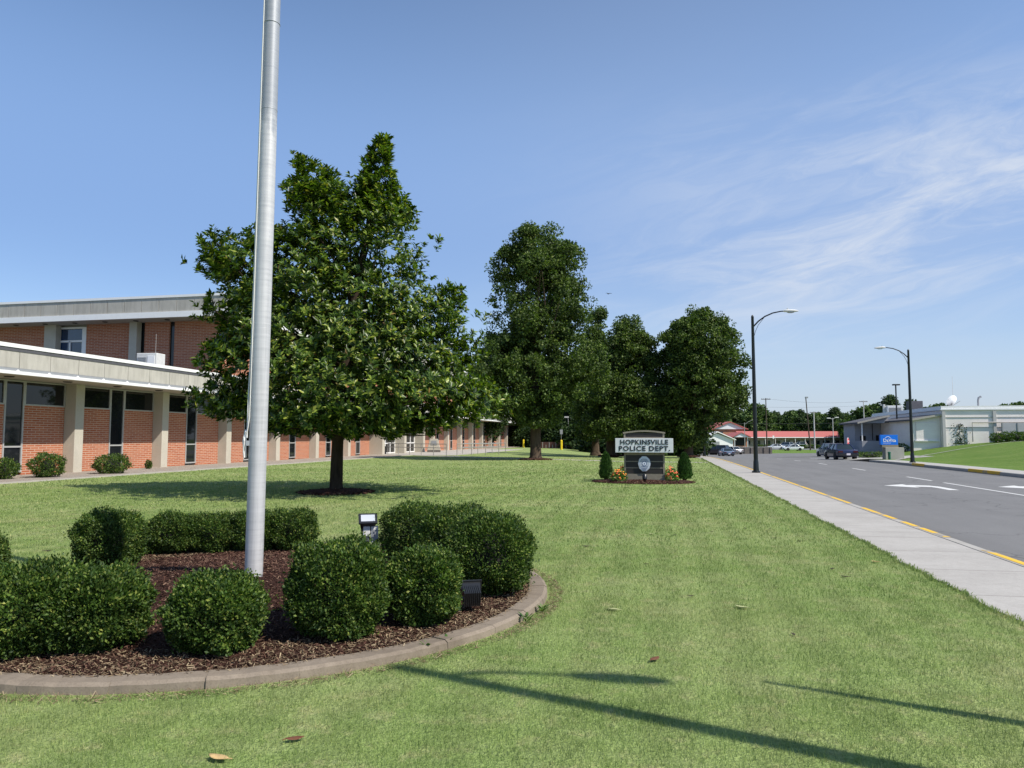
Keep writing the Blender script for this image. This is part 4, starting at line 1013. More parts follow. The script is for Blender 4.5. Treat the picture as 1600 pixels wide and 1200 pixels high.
MB().prism([(-.75,.22),(.75,.22),(.42,1.45),(-.42,1.45)], -.22, .22, 'y').build('stone', M['pil'], mo, bevel=.03)
MB().prism([(-.34,.78),(.34,.78),(.26,1.25),(-.26,1.25)], -.25, -.2205, 'y').build('plaque', M['trimgrey'], mo)
MB().box(-.72,.72,-.28,.28,0,.22).build('plinth', M['stone'], mo, bevel=.02)
q = P(598, 709, 0); cn = thing('ash_urn', 'small black upright urn by the entrance rail', 'urn', (q.x+1, q.y-2, .03))
MB().lathe([(.16,0),(.16,.1),(.11,.16),(.11,.6),(.16,.68),(.16,.75)], 14).build('body', M['black'], cn)

# yellow bollards, fence, lot lamp
for lab, u, v, d in [('yellow bollard just past the end of the brick building', 818, 699, 121), ('yellow bollard with a grey notice on a post in front of the red fence', 877, 702, 102.5)]:
    q = D(u, d); o = thing('bollard', lab, 'bollard', (q.x, q.y, 0))
    MB().lathe([(.15,-.1),(.15,1.2),(.13,1.27),(.07,1.31)], 14).build('post', M['bollard'], o)
q = D(877, 103); o = thing('notice_sign', 'grey rectangular notice on a thin post behind the yellow bollard', 'sign', (q.x, q.y, 0), PHI)
MB().cyl((0,.04,-.1),(0,.04,2.7),.03,.03,8).build('post', M['steel'], o); MB().box(-.19,.19,-.01,.005,2.1,2.75).build('plate', M['trimgrey'], o)
q0, q1 = D(843, 113), D(892, 111.5)
fe = thing('low_fence', 'low dark red board fence with pale gaps and a brick end pier', 'fence', (q0.x, q0.y, 0), math.atan2(q1.y-q0.y, q1.x-q0.x)); Lf = (q1-q0).length
MB().box(0, Lf, -.06, .06, 0, .95).build('boards', M['fence'], fe)
m = MB(); k = .5
while k < Lf-.3: m.box(k-.03,k+.03,-.085,-.062,.05,.92 if int(k*2)%2 else .55); k += .52
m.build('slats', M['pole_pale'], fe)
MB().box(Lf, Lf+.62, -.3, .3, 0, 1.0).build('pier', varied('pier_brick', (.20,.085,.065), (.28,.13,.10), 8, .9), fe)
q = D(889, 120); o = thing('lot_lamp', 'thin lamp with a flat box head among the dark trees behind the fence', 'lamp', (q.x, q.y, 0), PHI)
MB().cyl((0,0,0),(-.15,0,4.9),.06,.045,8).build('pole', M['rail'], o); MB().box(-.75,-.05,-.12,.12,4.85,5.08).build('lamp_head', M['pole_pale'], o)

# ------------------------------------------------------------------ police sign
def police_sign():
    b = P(1004, 754, 0); S = thing('police_sign', 'tan monument sign with dark panels, silver name board and police badge', 'sign', (b.x+.07, b.y+.2, 0), 0)
    W = .72; zt = 1.86
    m = MB(); m.box(-W,W,-.15,.15,-.1,.30); m.box(-W,-W+.06,-.15,.15,.30,1.80); m.box(W-.06,W,-.15,.15,.30,1.80)
    m.box(-W+.06,W-.06,-.12,.15,.30,1.72); m.box(-W+.06,W-.06,-.145,-.12,.505,.535); m.box(-W+.06,W-.06,-.145,-.12,.735,.765)
    m.box(-W+.06,W-.06,-.15,-.12,.98,1.06); m.box(-W+.06,W-.06,-.15,-.12,1.52,1.62)
    n = 12; arc = [(-W-.03,1.74)]+[(-W-.03+(2*W+.06)*i/n, 1.80+.07*math.sin(math.pi*i/n)) for i in range(n+1)]+[(W+.03,1.74)]
    low = [(W-.06,1.74)]+[(W-.06-(2*W-.12)*i/n, 1.745+.06*math.sin(math.pi*i/n)) for i in range(n+1)]+[(-W+.06,1.74)]
    # arched cap as a strip of quads
    for i in range(n):
        x0, x1 = arc[1+i], arc[2+i]; a0 = (x0[0], x0[1]-.055); a1 = (x1[0], x1[1]-.055)
        m.prism([a0, a1, x1, x0], -.17, .17, 'y')
    m.build('pylon', M['sign_stucco'], S)
    m = MB(); 
    for z0, z1 in ((.32,.505),(.535,.735),(.765,.98)): m.box(-W+.06,W-.06,-.135,-.119,z0,z1)
    m.box(-W+.06,W-.06,-.135,-.119,1.62,1.775); m.build('dark_panel', M['sign_dark'], S)
    bd = MB().box(-1.02,1.02,-.31,-.155,1.07,1.58).build('name_board', M['sign_face'], S, bevel=.008)
    text_mesh('lettering', 'HOPKINSVILLE', .235, .006, M['letter'], bd, (-.0,-.316,1.435), (math.pi/2,0,0), .006, sx=1.02, space=1.1)
    text_mesh('lettering', 'POLICE DEPT.', .235, .006, M['letter'], bd, (.01,-.316,1.21), (math.pi/2,0,0), .006, sx=1.12, space=1.14)
    # badge
    def oval(rx, rz, y0, y1, n=40, sc=0., cz=.675):
        mb = MB(); pts = []
        for i in range(n):
            a = 2*math.pi*i/n; k = 1+sc*math.cos(a*10); pts.append((rx*k*math.cos(a), cz+rz*k*math.sin(a)*(1.04 if math.sin(a) < 0 else 1)))
        mb.prism(pts, y0, y1, 'y'); return mb
    bg = oval(.218,.27,-.20,-.16,60,.022).build('badge', M['badge'], S, bevel=.006)
    oval(.188,.235,-.203,-.2005).build('badge_ring', M['badge_light'], bg)
    oval(.175,.218,-.206,-.2035).build('badge_face', M['badge'], bg)
    oval(.088,.088,-.209,-.2065,30).build('seal_ring', M['badge_blue'], bg); oval(.066,.066,-.212,-.2095,30).build('seal', M['badge_light'], bg)
    MB().box(-.012,.012,-.215,-.2122,.64,.71).build('seal_figure', M['badge_blue'], bg)
    mb = MB()
    for z, hw, k in ((.81,.11,5), (.765,.15,7), (.565,.13,6), (.50,.10,5), (.455,.07,4)):
        for i in range(k):
            x = -hw+2*hw*(i+.5)/k; mb.box(x-.011,x+.011,-.2095,-.2062,z-.014,z+.014)
    mb.build('badge_band', M['badge_blue'], bg)
    return b
sb = police_sign()
mc = Vector((sb.x+.0, sb.y+.35))
def sign_z(r): return .02+.09*max(0, 1-r/1.7)
m = MB(); m.lathe([(1.88,-.05),(1.85,.03),(1.3,.07),(.6,.10),(.05,.11)], 36, (0,0,0)); o = struct(m.build('mulch_bed', M['mulch'], smooth=True)); o.location = (mc.x, mc.y, 0); o.scale = (1,.72,1)
tag(chips('mulch', mc.x, mc.y, sign_z, 3500, 1.86, 1.34, M['chip'], L=(.03,.08), W=(.012,.03)), 'brown mulch in the bed under the police sign', 'mulch')
def arborvitae(label, u, v, vt, w):
    b = P(u, v, 0); d = -b.x*math.sin(PHI)+b.y*math.cos(PHI); d += .1; h = D(u, d, vt).z; r = w/2/F*d
    c = D(u, d); o = thing('arborvitae', label, 'shrub', (c.x, c.y, .05), 0, 'cone shaped evergreens beside the police sign')
    n = 4200; z = RNG.random(n)**1.15; rr = r*np.clip(np.interp(z, [0,.12,.35,.7,.9,1], [.8,1,1,.72,.42,.06]), 0, 1)*RNG.uniform(.6,1.14,n)*(1+.1*np.sin(z*31)*np.sin(z*17+2)); a = RNG.uniform(0,6.2832,n)
    p = np.stack([rr*np.cos(a), rr*np.sin(a), z*h], 1); outv = np.stack([np.cos(a), np.sin(a), np.zeros(n)], 1)
    V, Fc = leaf_arrays(p, outv*.5+np.array([0,0,1])+rand_unit(n)*.4, outv+rand_unit(n)*.5, RNG.uniform(.05,.1,n), RNG.uniform(.02,.04,n)); np_mesh('foliage', V, Fc, M['arb_leaf'], o)
    MB().lathe([(.03,-.1),(r*.6,.1),(r*.55,h*.5),(.02,h*.9)], 10).build('stem', M['bark_dark'], o)
arborvitae('cone shaped evergreen left of the police sign', 946, 750, 710, 18); arborvitae('cone shaped evergreen right of the police sign', 1068, 751, 711, 20)
def flowers(label, u, v, d, w, h, mat, n=44):
    c = D(u, d); o = thing('flower_clump', label, 'flowers', (c.x, c.y, .08), 0, 'flower clumps at the police sign'); r = w/2
    k = 420; u_ = rand_unit(k); u_[:,2] = np.abs(u_[:,2]); p = u_*np.array([r,r*.8,h])*RNG.uniform(.5,1,(k,1))
    V, Fc = leaf_arrays(p, u_+rand_unit(k)*.6, u_*.5+np.array([0,0,.5])+rand_unit(k)*.4, RNG.uniform(.06,.12,k), RNG.uniform(.03,.05,k)); np_mesh('foliage', V, Fc, M['flower_leaf'], o)
    u_ = rand_unit(n); u_[:,2] = np.abs(u_[:,2])*.9+.15; p = u_*np.array([r,r*.8,h*1.08])*RNG.uniform(.85,1.08,(n,1))
    ang = np.repeat(np.arange(5)*2*np.pi/5, n); pp = np.tile(p, (5,1)); nr = np.tile(u_+np.array([0,-.5,.2]), (5,1)); t1 = np.cross(nr, np.array([.3,.2,1.])); t1 /= np.linalg.norm(t1,axis=1,keepdims=True); t2 = np.cross(nr, t1); t2 /= np.linalg.norm(t2,axis=1,keepdims=True)
    V, Fc = leaf_arrays(pp, t1*np.cos(ang)[:,None]+t2*np.sin(ang)[:,None], nr, np.full(5*n,.036), np.full(5*n,.032)); np_mesh('blossom', V, Fc, mat, o)
dS = -sb.x*math.sin(PHI)+sb.y*math.cos(PHI)
flowers('yellow and orange flower clump left of the police sign', 964, 752, dS-.15, .52, .36, M['petal']); flowers('orange and yellow taller flower clump against the left side of the sign', 972, 745, dS+.25, .34, .48, M['petal'], 30)
flowers('red flower clump right of the police sign', 1047, 752, dS-.1, .48, .42, M['petal_red'])
c = D(1006, dS-.55); o = thing('spotlight', 'small dark spotlight in the mulch aimed at the badge', 'spotlight', (c.x, c.y, .06)); m = MB(); m.M = Matrix.Translation((0,0,.15)) @ Matrix.Rotation(rad(-40), 4, 'X')
m.lathe([(.05,-.1),(.08,-.06),(.085,.08),(.07,.085)], 16); m.build('housing', M['black'], o, smooth=True); MB().cyl((0,0,-.05),(0,0,.12),.018,.018,8).build('stake', M['black'], o)

# ------------------------------------------------------------------ street lamps
def lamp_proto(label, loc, rz):
    o = thing('street_lamp', label, 'street lamp', loc, rz, 'curved arm street lamps along the road')
    m = MB(); m.lathe([(.19,0),(.19,.05),(.13,.08),(.115,.5),(.1,.55),(.095,.7)], 16); m.build('base', M['darkmetal'], o, smooth=True)
    MB().lathe([(.098,.6),(.09,2.5),(.075,5.2),(.062,7.12),(.068,7.14),(.05,7.22),(.012,7.26)], 16).build('pole', M['darkmetal'], o, smooth=True)
    pts = [(.04,0,6.72),(.25,0,6.95),(.55,0,7.17),(.9,0,7.32),(1.25,0,7.385),(1.45,0,7.39)]
    m = MB(); m.tube(pts, [.034,.033,.032,.03,.028,.027], 8); m.tube([(.05,0,6.25),(.12,0,6.5),(.25,0,6.78),(.5,0,7.1)], .012, 6); m.build('arm', M['darkmetal'], o, smooth=True)
    h = MB(); n = 10; vs = []; fs = []
    prof = [(1.35,.03,7.36,7.43),(1.42,.07,7.34,7.46),(1.6,.105,7.33,7.47),(1.85,.10,7.33,7.445),(2.0,.045,7.35,7.41),(2.03,.01,7.37,7.39)]
    for x, w, a, b in prof:
        for k in range(n):
            t = 2*math.pi*k/n; vs.append((x, w*math.cos(t), (a+b)/2+(b-a)/2*math.sin(t)))
    for i in range(len(prof)-1):
        for k in range(n): fs.append((i*n+k, i*n+(k+1)%n, (i+1)*n+(k+1)%n, (i+1)*n+k))
    fs += [tuple(range(n)), tuple(range((len(prof)-1)*n, len(prof)*n))]
    h.add(vs, fs); h.cyl((1.55,0,7.46),(1.55,0,7.52),.03,.03,8)
    hd = h.build('lamp_head', M['box'], o, smooth=True); MB().ell((1.68,0,7.335),(.17,.085,.05)).build('lens', M['lens'], hd, smooth=True)
    return o
L1 = P(1190, 739, 0)
lp = lamp_proto('nearest black street lamp on the kerb with its arm over the road', (KX-.3, L1.y, .02), 0)
for lab, loc, rz in [('black street lamp on the far pavement with its arm turned back over the road', (15.62, 51.2, .03), math.pi),
                     ('distant black street lamp at the end of the near pavement', (KX-.3+.6, 88, float(drop(88))+.02), 0),
                     ('black street lamp on the near kerb just outside the right frame edge', (KX-.3, 2.93, .02), 0)]:
    o = copy_tree(lp); o.location = loc; o.rotation_euler = (0,0,rz); o['label'] = lab
pp = thing('unseen_post', 'slim unseen post added at the near kerb outside the right frame edge for its lawn shadow', 'post', (KX-.25, 3.95, .02)); MB().lathe([(.075,0),(.06,1.5),(.05,3.2),(.03,4.0),(.02,4.3)], 10).build('post', M['darkmetal'], pp)  # stand-in post of unknown kind, out of view, casting the second lawn shadow

# ------------------------------------------------------------------ cars
def car(name, label, loc, rz, col, kind='sedan', cat='car', group=None, front_paint=None):
    o = thing(name, label, cat, loc, rz, group); pm = paint(name+'_paint', col)
    L, W = (4.6, 1.74) if kind == 'sedan' else (4.7, 1.82); hl, hw = L/2, W/2       # front is +y
    bh = 1.0 if kind == 'suv' else .90
    # lower body: sections along y (y, half width at sill, half width at shoulder, z bottom, z shoulder)
    if kind == 'sedan': sec = [(-hl,.78,.74,.42,.80),(-hl+.06,.83,.80,.34,.90),(-hl+.9,.87,.83,.24,.94),(-.6,.87,.85,.2,.92),(.6,.87,.85,.2,.90),(1.0,.87,.84,.2,.88),(hl-.35,.85,.8,.24,.78),(hl-.06,.8,.76,.32,.70),(hl,.74,.70,.40,.62)]
    else: sec = [(-hl,.80,.78,.45,1.0),(-hl+.06,.87,.85,.36,1.08),(-hl+.9,.91,.88,.3,1.08),(-.6,.91,.88,.28,1.06),(.7,.91,.88,.28,1.05),(1.1,.91,.87,.28,1.03),(hl-.35,.9,.85,.3,.98),(hl-.05,.86,.80,.38,.92),(hl,.8,.75,.45,.85)]
    vs = []; fs = []
    for y, a, b, z0, z1 in sec:
        vs += [(-a*.93,y,z0),(-a,y,z0+.12),(-a,y,(z0+z1)/2+.05),(-b,y,z1-.03),(-b+.09,y,z1),(b-.09,y,z1),(b,y,z1-.03),(a,y,(z0+z1)/2+.05),(a,y,z0+.12),(a*.93,y,z0)]
    for i in range(len(sec)-1):
        for k in range(10): fs.append((i*10+k, i*10+(k+1)%10, (i+1)*10+(k+1)%10, (i+1)*10+k))
    fs += [tuple(range(10)), tuple(range((len(sec)-1)*10, len(sec)*10))]
    m = MB(); m.add(vs, fs); body = m.build('body', pm, o, smooth=True)
    zs = .89 if kind == 'sedan' else 1.05; zr = 1.36 if kind == 'sedan' else 1.70
    gy = (-1.55,-.95,.35,1.15) if kind == 'sedan' else (-2.2,-1.95,.3,1.15)
    if kind == 'pickup': gy = (-.6,-.5,.45,1.15)
    a, b = hw-.1, hw-.3
    def gh(s=1., dz=0.): return [(-a*s,gy[0],zs-.03),(a*s,gy[0],zs-.03),(a*s,gy[3],zs-.03),(-a*s,gy[3],zs-.03),(-b*s,gy[1],zr+dz),(b*s,gy[1],zr+dz),(b*s,gy[2],zr+dz),(-b*s,gy[2],zr+dz)]
    m = MB(); m.add(gh(), [(3,2,1,0),(4,5,6,7),(0,1,5,4),(1,2,6,5),(2,3,7,6),(3,0,4,7)]); m.build('window_glass', M['car_glass'], o)
    m = MB(); m.box(-b-.02,b+.02,gy[1]-.03,gy[2]+.03,zr-.015,zr+.035)
    G = gh()
    for i, j in ((0,4),(1,5),(2,6),(3,7)): m.tube([G[i], G[j]], .045, 6)
    for s in (-1,1): m.tube([(s*(a+.0),-.35,zs),(s*(b+.01),-.35,zr)], .045, 6)
    m.build('roof', pm, o, bevel=.015)
    for s in (-1,1):
        for y in (-1.38, 1.38):
            r = .31 if kind == 'sedan' else .36
            w = MB(); w.M = Matrix.Translation((s*(hw-.13), y, r)) @ Matrix.Rotation(math.pi/2, 4, 'Y'); w.lathe([(r*.6,-.10),(r*.95,-.10),(r,-.06),(r,.06),(r*.95,.10),(r*.6,.10)], 18)
            tw = w.build('wheel', M['tyre'], o, smooth=True)
            w = MB(); w.M = Matrix.Translation((s*(hw-.02), y, r)) @ Matrix.Rotation(math.pi/2, 4, 'Y'); w.lathe([(r*.58,-.02),(r*.58,.012),(r*.2,.02)], 14); w.build('rim', M['rim'], tw)
            ar = MB(); ar.M = Matrix.Translation((s*(hw-.005), y, r+.02)) @ Matrix.Rotation(math.pi/2, 4, 'Y'); ar.lathe([(r*1.17,-.02),(r*1.17,.008)], 18); ar.build('wheel_arch', M['dark'], o)
    z = .62 if kind == 'sedan' else .8
    m = MB(); m.box(-hw+.02,hw-.02,-hl-.09,-hl+.1,.38,.56); m.build('bumper', M['black'] if kind == 'sedan' else M['chrome'], o, bevel=.03)
    m = MB(); m.box(-hw+.08,hw-.08,hl-.1,hl+.07,.34,.52); m.build('bumper', M['black'], o, bevel=.03)
    for s in (-1,1):
        MB().box(min(s*.42,s*(hw-.07)),max(s*.42,s*(hw-.07)),-hl-.035,-hl+.05,z+.04,z+.19).build('tail_light', M['tail'], o, bevel=.01)
        MB().box(min(s*.42,s*(hw-.12)),max(s*.42,s*(hw-.12)),hl-.1,hl+.02,z-.06,z+.06).build('headlight', M['lens'], o, bevel=.01)
        m = MB(); m.box(min(s*(hw-.12),s*(hw+.1)),max(s*(hw-.12),s*(hw+.1)),.72,.82,zs+.02,zs+.15); m.build('mirror', pm, o, bevel=.02)
    MB().box(-.16,.16,-hl-.105,-hl-.091,.44,.60).build('number_plate', M['plate'], o)
    return o
def on_road(u, d): q = D(u, d); return (q.x, q.y, Hf(q.x, q.y) if q.y > RY1+14 else (float(drop(q.y))+RZ if q.x < FX else Hf(q.x, q.y)))
q = D(1311, 66)
car('sedan', 'dark navy sedan driving away in the nearer lane, seen from behind', (q.x, q.y, float(drop(q.y))+RZ), rad(3), (.02,.028,.085))
q = D(1294, 88); car('sport_utility_vehicle', 'grey blue sport utility vehicle ahead of the navy sedan', (q.x, q.y, float(drop(q.y))+RZ), rad(5), (.16,.18,.24), 'suv')
PG = 'cars parked at the far end of the road'
for lab, u, d, rz, col, kind in [('light blue sedan parked at the end of the near pavement', 1133, 120, 8, (.20,.26,.36), 'sedan'), ('dark pickup like vehicle parked beside the light blue sedan', 1118, 131, 62, (.03,.03,.035), 'suv'),
                                 ('maroon sport utility vehicle parked in front of the white shed', 1103, 133, 70, (.16,.03,.06), 'suv'), ('pale pink sedan parked at the far left of the row', 1086, 128, 30, (.55,.42,.42), 'sedan'), ('white sedan half hidden behind the light blue sedan', 1143, 136, 30, (.7,.7,.7), 'sedan')]:
    car('parked_car', lab, on_road(u, d), rad(rz), col, kind, group=PG)
for lab, u, d, rz, col, kind, dz in [('white sedan parked side-on behind the stone retaining wall', 1210, 190, 96, (.75,.75,.75), 'sedan', -.0), ('silver van parked in the motel lot near its middle', 1226, 216, 40, (.42,.44,.47), 'suv', 0), ('white sedan next to the silver van in the motel lot', 1237, 218, 20, (.75,.75,.76), 'sedan', 0),
                                     ('white van parked by the motel wall left of the leaning pole', 1247, 226, 70, (.8,.8,.8), 'suv', 0), ('tan sedan parked in the motel lot behind the grey vehicle', 1308, 214, 80, (.40,.33,.27), 'sedan', 0), ('small white sedan low in front of the motel hedge', 1237, 172, 100, (.72,.72,.73), 'sedan', 0)]:
    q = D(u, d); car('parked_car', lab, (q.x, q.y, Hf(q.x, q.y)+.02), rad(rz), col, kind, group='cars parked around the motel')

# ------------------------------------------------------------------ grey clinic building on the right
def clinic():
    Xn, Yn = 27.9, 82.0; Yf = 122.; B = thing('clinic_building', 'low grey white block building with sloping lean-to roofs across the road', 'building', (0,0,0))
    zb = -1.6; def_ = None
    def zat(u, v, d): return D(u, d, v).z
    dN = -Xn*math.sin(PHI)+Yn*math.cos(PHI); top = D(1469, dN, 641).z; ev = top
    # main hall
    MB().box(Xn, 72, Yn, 107, zb, ev-.02).build('wall', M['greywall'], B)
    pz = D(1469, dN, 634.5).z; m = MB(); m.box(Xn-.12, 72.3, Yn-.14, 107.2, ev, ev+.14); m.box(Xn-.04, 72.1, Yn-.04, 107.1, ev+.14, pz)
    m.build('roof', M['roofwhite'], B)
    m = MB()
    for x in (Xn+.15, Xn+4.8, Xn+9.6): m.box(x-.14,x+.14,Yn-.14,Yn-.002,zb,ev-.1)
    m.box(Xn+.35,72,Yn-.05,Yn-.001,ev-.75,ev-.68); m.box(Xn+.3,72,Yn-.04,Yn-.001,ev-1.75,ev-1.70)
    m.build('wall_ribs', varied('rib_grey', (.44,.43,.42), (.52,.51,.50), 2, .8), B)
    m = MB(); m.tube([(Xn+2.7,Yn-.2,1.2),(Xn+2.7,Yn-.2,ev-1.25),(Xn+14,Yn-.2,ev-1.25)], .06, 8)
    for k in range(8): m.cyl((Xn+8+k*.5,Yn-.2,ev-1.6),(Xn+8+k*.5,Yn-.2,ev-.95),.03,.03,6)
    m.build('pipe', M['rail'], B)
    # ivy on the wall
    n = 260; V, Fc = leaf_arrays(np.stack([Xn+1.6+RNG.normal(0,.36,n), np.full(n,Yn-.06), 1.0+RNG.random(n)**1.6*2.0], 1), rand_unit(n), rand_unit(n)*.4+np.array([0,-1,.2]), RNG.uniform(.08,.2,n), RNG.uniform(.06,.14,n)); np_mesh('ivy', V, Fc, M['wood_leaf'], B)
    # sloping lean-to roofs between the hall and the road
    def slope_roof(x0, x1, y0, y1, z0, z1, t=.16):
        MB().prism([(x0,z0),(x1,z1),(x1,z1+t),(x0,z0+t)], y0, y1, 'y').build('lean_to_roof', M['slate'], B)
        MB().prism([(x0,z0-.02),(x1,z1-.02),(x1,z1+t+.02),(x0,z0+t+.02)], y0-.07, y0-.003, 'y').build('barge_board', M['soffit'], B)
    zA, zB = D(1425, 77, 657).z, D(1467, dN, 649).z
    MB().prism([(25.3,zb),(Xn-.02,zb),(Xn-.02,zB-.02),(25.3,zA-.02)], Yn+.5, 97, 'y').build('lean_to_wall', M['greywall'], B)
    slope_roof(24.9, Xn-.01, Yn+.1, 97.2, zA-.08, zB, .16)
    zC, zD = D(1346, 84, 661).z, D(1346, 84, 661).z+.72
    MB().box(22.4, 25.28, 93.6, 99, zb, zC+.02).build('lean_to_wall', M['bluewall'], B)
    MB().prism([(22.4,zC),(25.28,zC),(25.28,zD-.02),(22.4,zC+.04)], 90.6, 99, 'y').build('gable_end', M['bluewall'], B)
    slope_roof(21.9, 25.29, 90.2, 99.2, zC-.06, zD, .16)
    MB().box(22.42,22.54,90.65,90.77,1.2,zC).build('porch_post', M['white'], B)
    MB().box(22.4,25.28,90.5,93.58,zb,D(1370,85,689).z).build('porch_base', M['bluewall'], B)
    for x in (23.2, 24.3): MB().box(x,x+.06,93.53,93.597,D(1370,85,688).z,zC-.05).build('panel_joint', M['dark'], B)
    MB().box(22.95,23.55,93.5,93.595,D(1370,85,688).z,D(1370,85,681).z).build('porch_window', M['dark'], B); MB().box(24.7,25.2,93.5,93.595,D(1370,85,695).z,D(1370,85,680).z).build('porch_door', M['dark'], B)
    MB().box(25.6,Xn-.3,Yn+.42,Yn+.497,D(1440,76,688).z,zA-.25).build('wall_panel', M['greywall'], B)
    MB().box(25.45,Xn-.15,Yn+.3,Yn+.495,D(1440,76,689.5).z,D(1440,76,688).z).build('sill', M['white'], B)
    return pz-.3, Yn, Xn
EV, CY, CX = clinic()
dN = -CX*math.sin(PHI)+CY*math.cos(PHI)
# roof equipment
def at_roof(u, d): q = D(u, d); return (q.x, q.y, EV+.3)
o = thing('roof_unit', 'white boxy air handling unit on the clinic roof', 'roof unit', at_roof(1396, 104)); o.location.z = EV+.1
MB().box(-1.0,1.0,-.8,.8,0,1.5).build('casing', M['white'], o, bevel=.03); MB().box(-1.35,-1.1,-.2,.2,0,1.7).build('stack', M['box'], o); MB().box(-.8,.8,-.83,-.802,.4,1.2).build('grille', M['trimgrey'], o)
o = thing('roof_unit', 'dark square cooling unit on the clinic roof behind the street lamp', 'roof unit', at_roof(1429, 100)); o.location.z = EV+.15
MB().box(-.85,.85,-.7,.7,.55,1.9).build('casing', M['slate'], o, bevel=.03); MB().box(-.95,.95,-.8,.8,0,.55).build('base', M['roofwhite'], o)
p = D(1489, dN+4); o = thing('satellite_dish', 'white satellite dish on the clinic roof edge', 'satellite dish', (p.x, p.y, EV+.25), rad(25))
m = MB(); m.M = Matrix.Translation((0,0,.75)) @ Matrix.Rotation(rad(-65), 4, 'X') ; m.lathe([(.62,.14),(.5,.07),(.3,.02),(.01,0),(.02,.03),(.3,.05),(.5,.1)], 20); m.build('dish', M['white'], o, smooth=True)
MB().tube([(0,.1,0),(0,.1,.75)], .05, 8).build('mast', M['rail'], o); MB().tube([(0,-.05,.3),(.5,-.5,.75)], .03, 6).build('feed_arm', M['rail'], o); MB().box(-.5,.8,-.2,.4,-.05,.1).build('base', M['dark'], o)
p = D(1529, dN+5); o = thing('vent_pipe', 'dark bent vent pipe standing on the white clinic roof', 'vent', (p.x, p.y, EV+.2)); MB().tube([(0,0,0),(0,0,.9),(.06,0,1.2),(.3,0,1.35)], [.1,.1,.11,.12], 10).build('pipe', M['trimgrey'], o)
p = D(1490, dN+14); o = thing('radio_mast', 'thin tall radio mast rising behind the satellite dish', 'antenna', (p.x, p.y, EV+.3)); MB().cyl((0,0,0),(0,0,4.2),.03,.015,6).build('rod', M['pole_pale'], o); MB().cyl((0,0,0),(0,0,.4),.08,.08,8).build('mount', M['rail'], o)
q = D(1585, 62); gzb = Hf(q.x, q.y)
p0, p1 = D(1565, 73, 661), D(1640, 73, 661)
o = thing('screen_wall', 'dark grey screen wall beside the clinic at the right frame edge', 'wall', (p0.x, p0.y, Hf(p0.x,p0.y)-.2), PHI*.4); hh = p0.z-o.location.z
MB().box(0,7,-.12,.12,0,hh).build('boards', M['bluewall'], o); m = MB(); [m.box(k*1.4-.05,k*1.4+.05,-.17,-.122,0,hh+.05) for k in range(6)]; m.build('post', M['trimgrey'], o)
SG = 'shrubs below the screen wall'
for i, (u, lab) in enumerate([(1556,'low green shrub at the left end of the row below the screen wall'),(1570,'low green shrub second from the left below the screen wall'),(1585,'low green shrub before the right end below the screen wall'),(1600,'low green shrub cut by the right frame edge below the screen wall')]):
    q = D(u, 70); bush('hill_shrub', lab, (q.x, q.y), .62, .6, .95, 900, group=SG, leaf=.12, rough=.14, boxy=.1, z0=Hf(q.x,q.y)-.05)
for u, d, w, h, lab in [(1358, 68, 1.5, .55, 'low spreading shrub beside the driveway left of the blue sign'), (1405, 77, .8, .9, 'dark rounded shrub by the clinic wall right of the blue sign'), (1339, 92, .8, .8, 'dark shrub at the corner of the clinic porch')]:
    q = D(u, d); bush('clinic_shrub', lab, (q.x, q.y), w, .7, h, 1100, leaf=.12, rough=.14, boxy=.1, z0=Hf(q.x,q.y)-.03)

# blue clinic sign
q = P(1381, 713, .1); q = Vector((q.x+.3, q.y-.5, 0)); z0 = Hf(q.x, q.y)
S = thing('clinic_sign', 'bright blue clinic sign with white lettering on a grey concrete base', 'sign', (q.x, q.y, z0), PHI*.5); dq = -q.x*math.sin(PHI)+q.y*math.cos(PHI)
zz = lambda v: D(1381, dq, v).z-z0
MB().box(-.72,.62,-.14,.14,zz(695),zz(679.5)).build('panel', M['blue'], S, bevel=.01)
MB().box(-.62,.62,-.2,.2,zz(699),zz(695)-.003).build('plinth', M['sign_stucco'], S)
MB().box(-.45,.98,-.36,.3,-.4,zz(699)-.003).build('concrete_base', M['kerb'], S, bevel=.02)
text_mesh('lettering', 'DaVita', .36, .005, M['signwhite'], S, (-.03,-.147,zz(688.2)), (math.pi/2,0,0), .004, sx=1.0)
m = MB()
for k in range(7): m.box(-.52+k*.085,-.45+k*.085,-.149,-.142,zz(692.6),zz(692.0))
m.build('small_print', M['badge_light'], S)
m = MB(); m.tube([(-.36+.42*t, -.146, zz(684.5)+.11*math.sin(math.pi*t)) for t in [i/8 for i in range(9)]], .018, 6); m.build('swoosh', M['signwhite'], S)
q2 = D(1387, dq-1.2); o = thing('green_post', 'short dark green utility post in front of the blue sign base', 'post', (q2.x, q2.y, Hf(q2.x,q2.y))); MB().lathe([(.1,-.1),(.1,.5),(.12,.52),(.12,.58),(.04,.62)], 12).build('post', M['greenpaint'], o)
q2 = D(1404, dq+4); o = thing('utility_box', 'pale grey utility box in the grass right of the blue sign', 'box', (q2.x, q2.y, Hf(q2.x,q2.y))); MB().box(-.25,.25,-.2,.2,-.1,.55).build('casing', M['box'], o, bevel=.03); MB().box(-.2,.2,-.215,-.202,.1,.45).build('door', M['trimgrey'], o)
q2 = D(1323.5, 74); zs = D(1323.5, 74, 690).z
o = thing('stop_sign', 'red octagonal stop sign turned half away at the corner of the clinic', 'sign', (q2.x, q2.y, Hf(q2.x,q2.y)), PHI+rad(52))
MB().cyl((0,.04,-.1),(0,.04,zs+.3-o.location.z),.03,.03,8).build('post', M['rail'], o)
def octo(r, y0, y1): m = MB(); m.prism([(r*math.cos(rad(22.5+45*k)), zs-o.location.z+r*math.sin(rad(22.5+45*k))) for k in range(8)], y0, y1, 'y'); return m
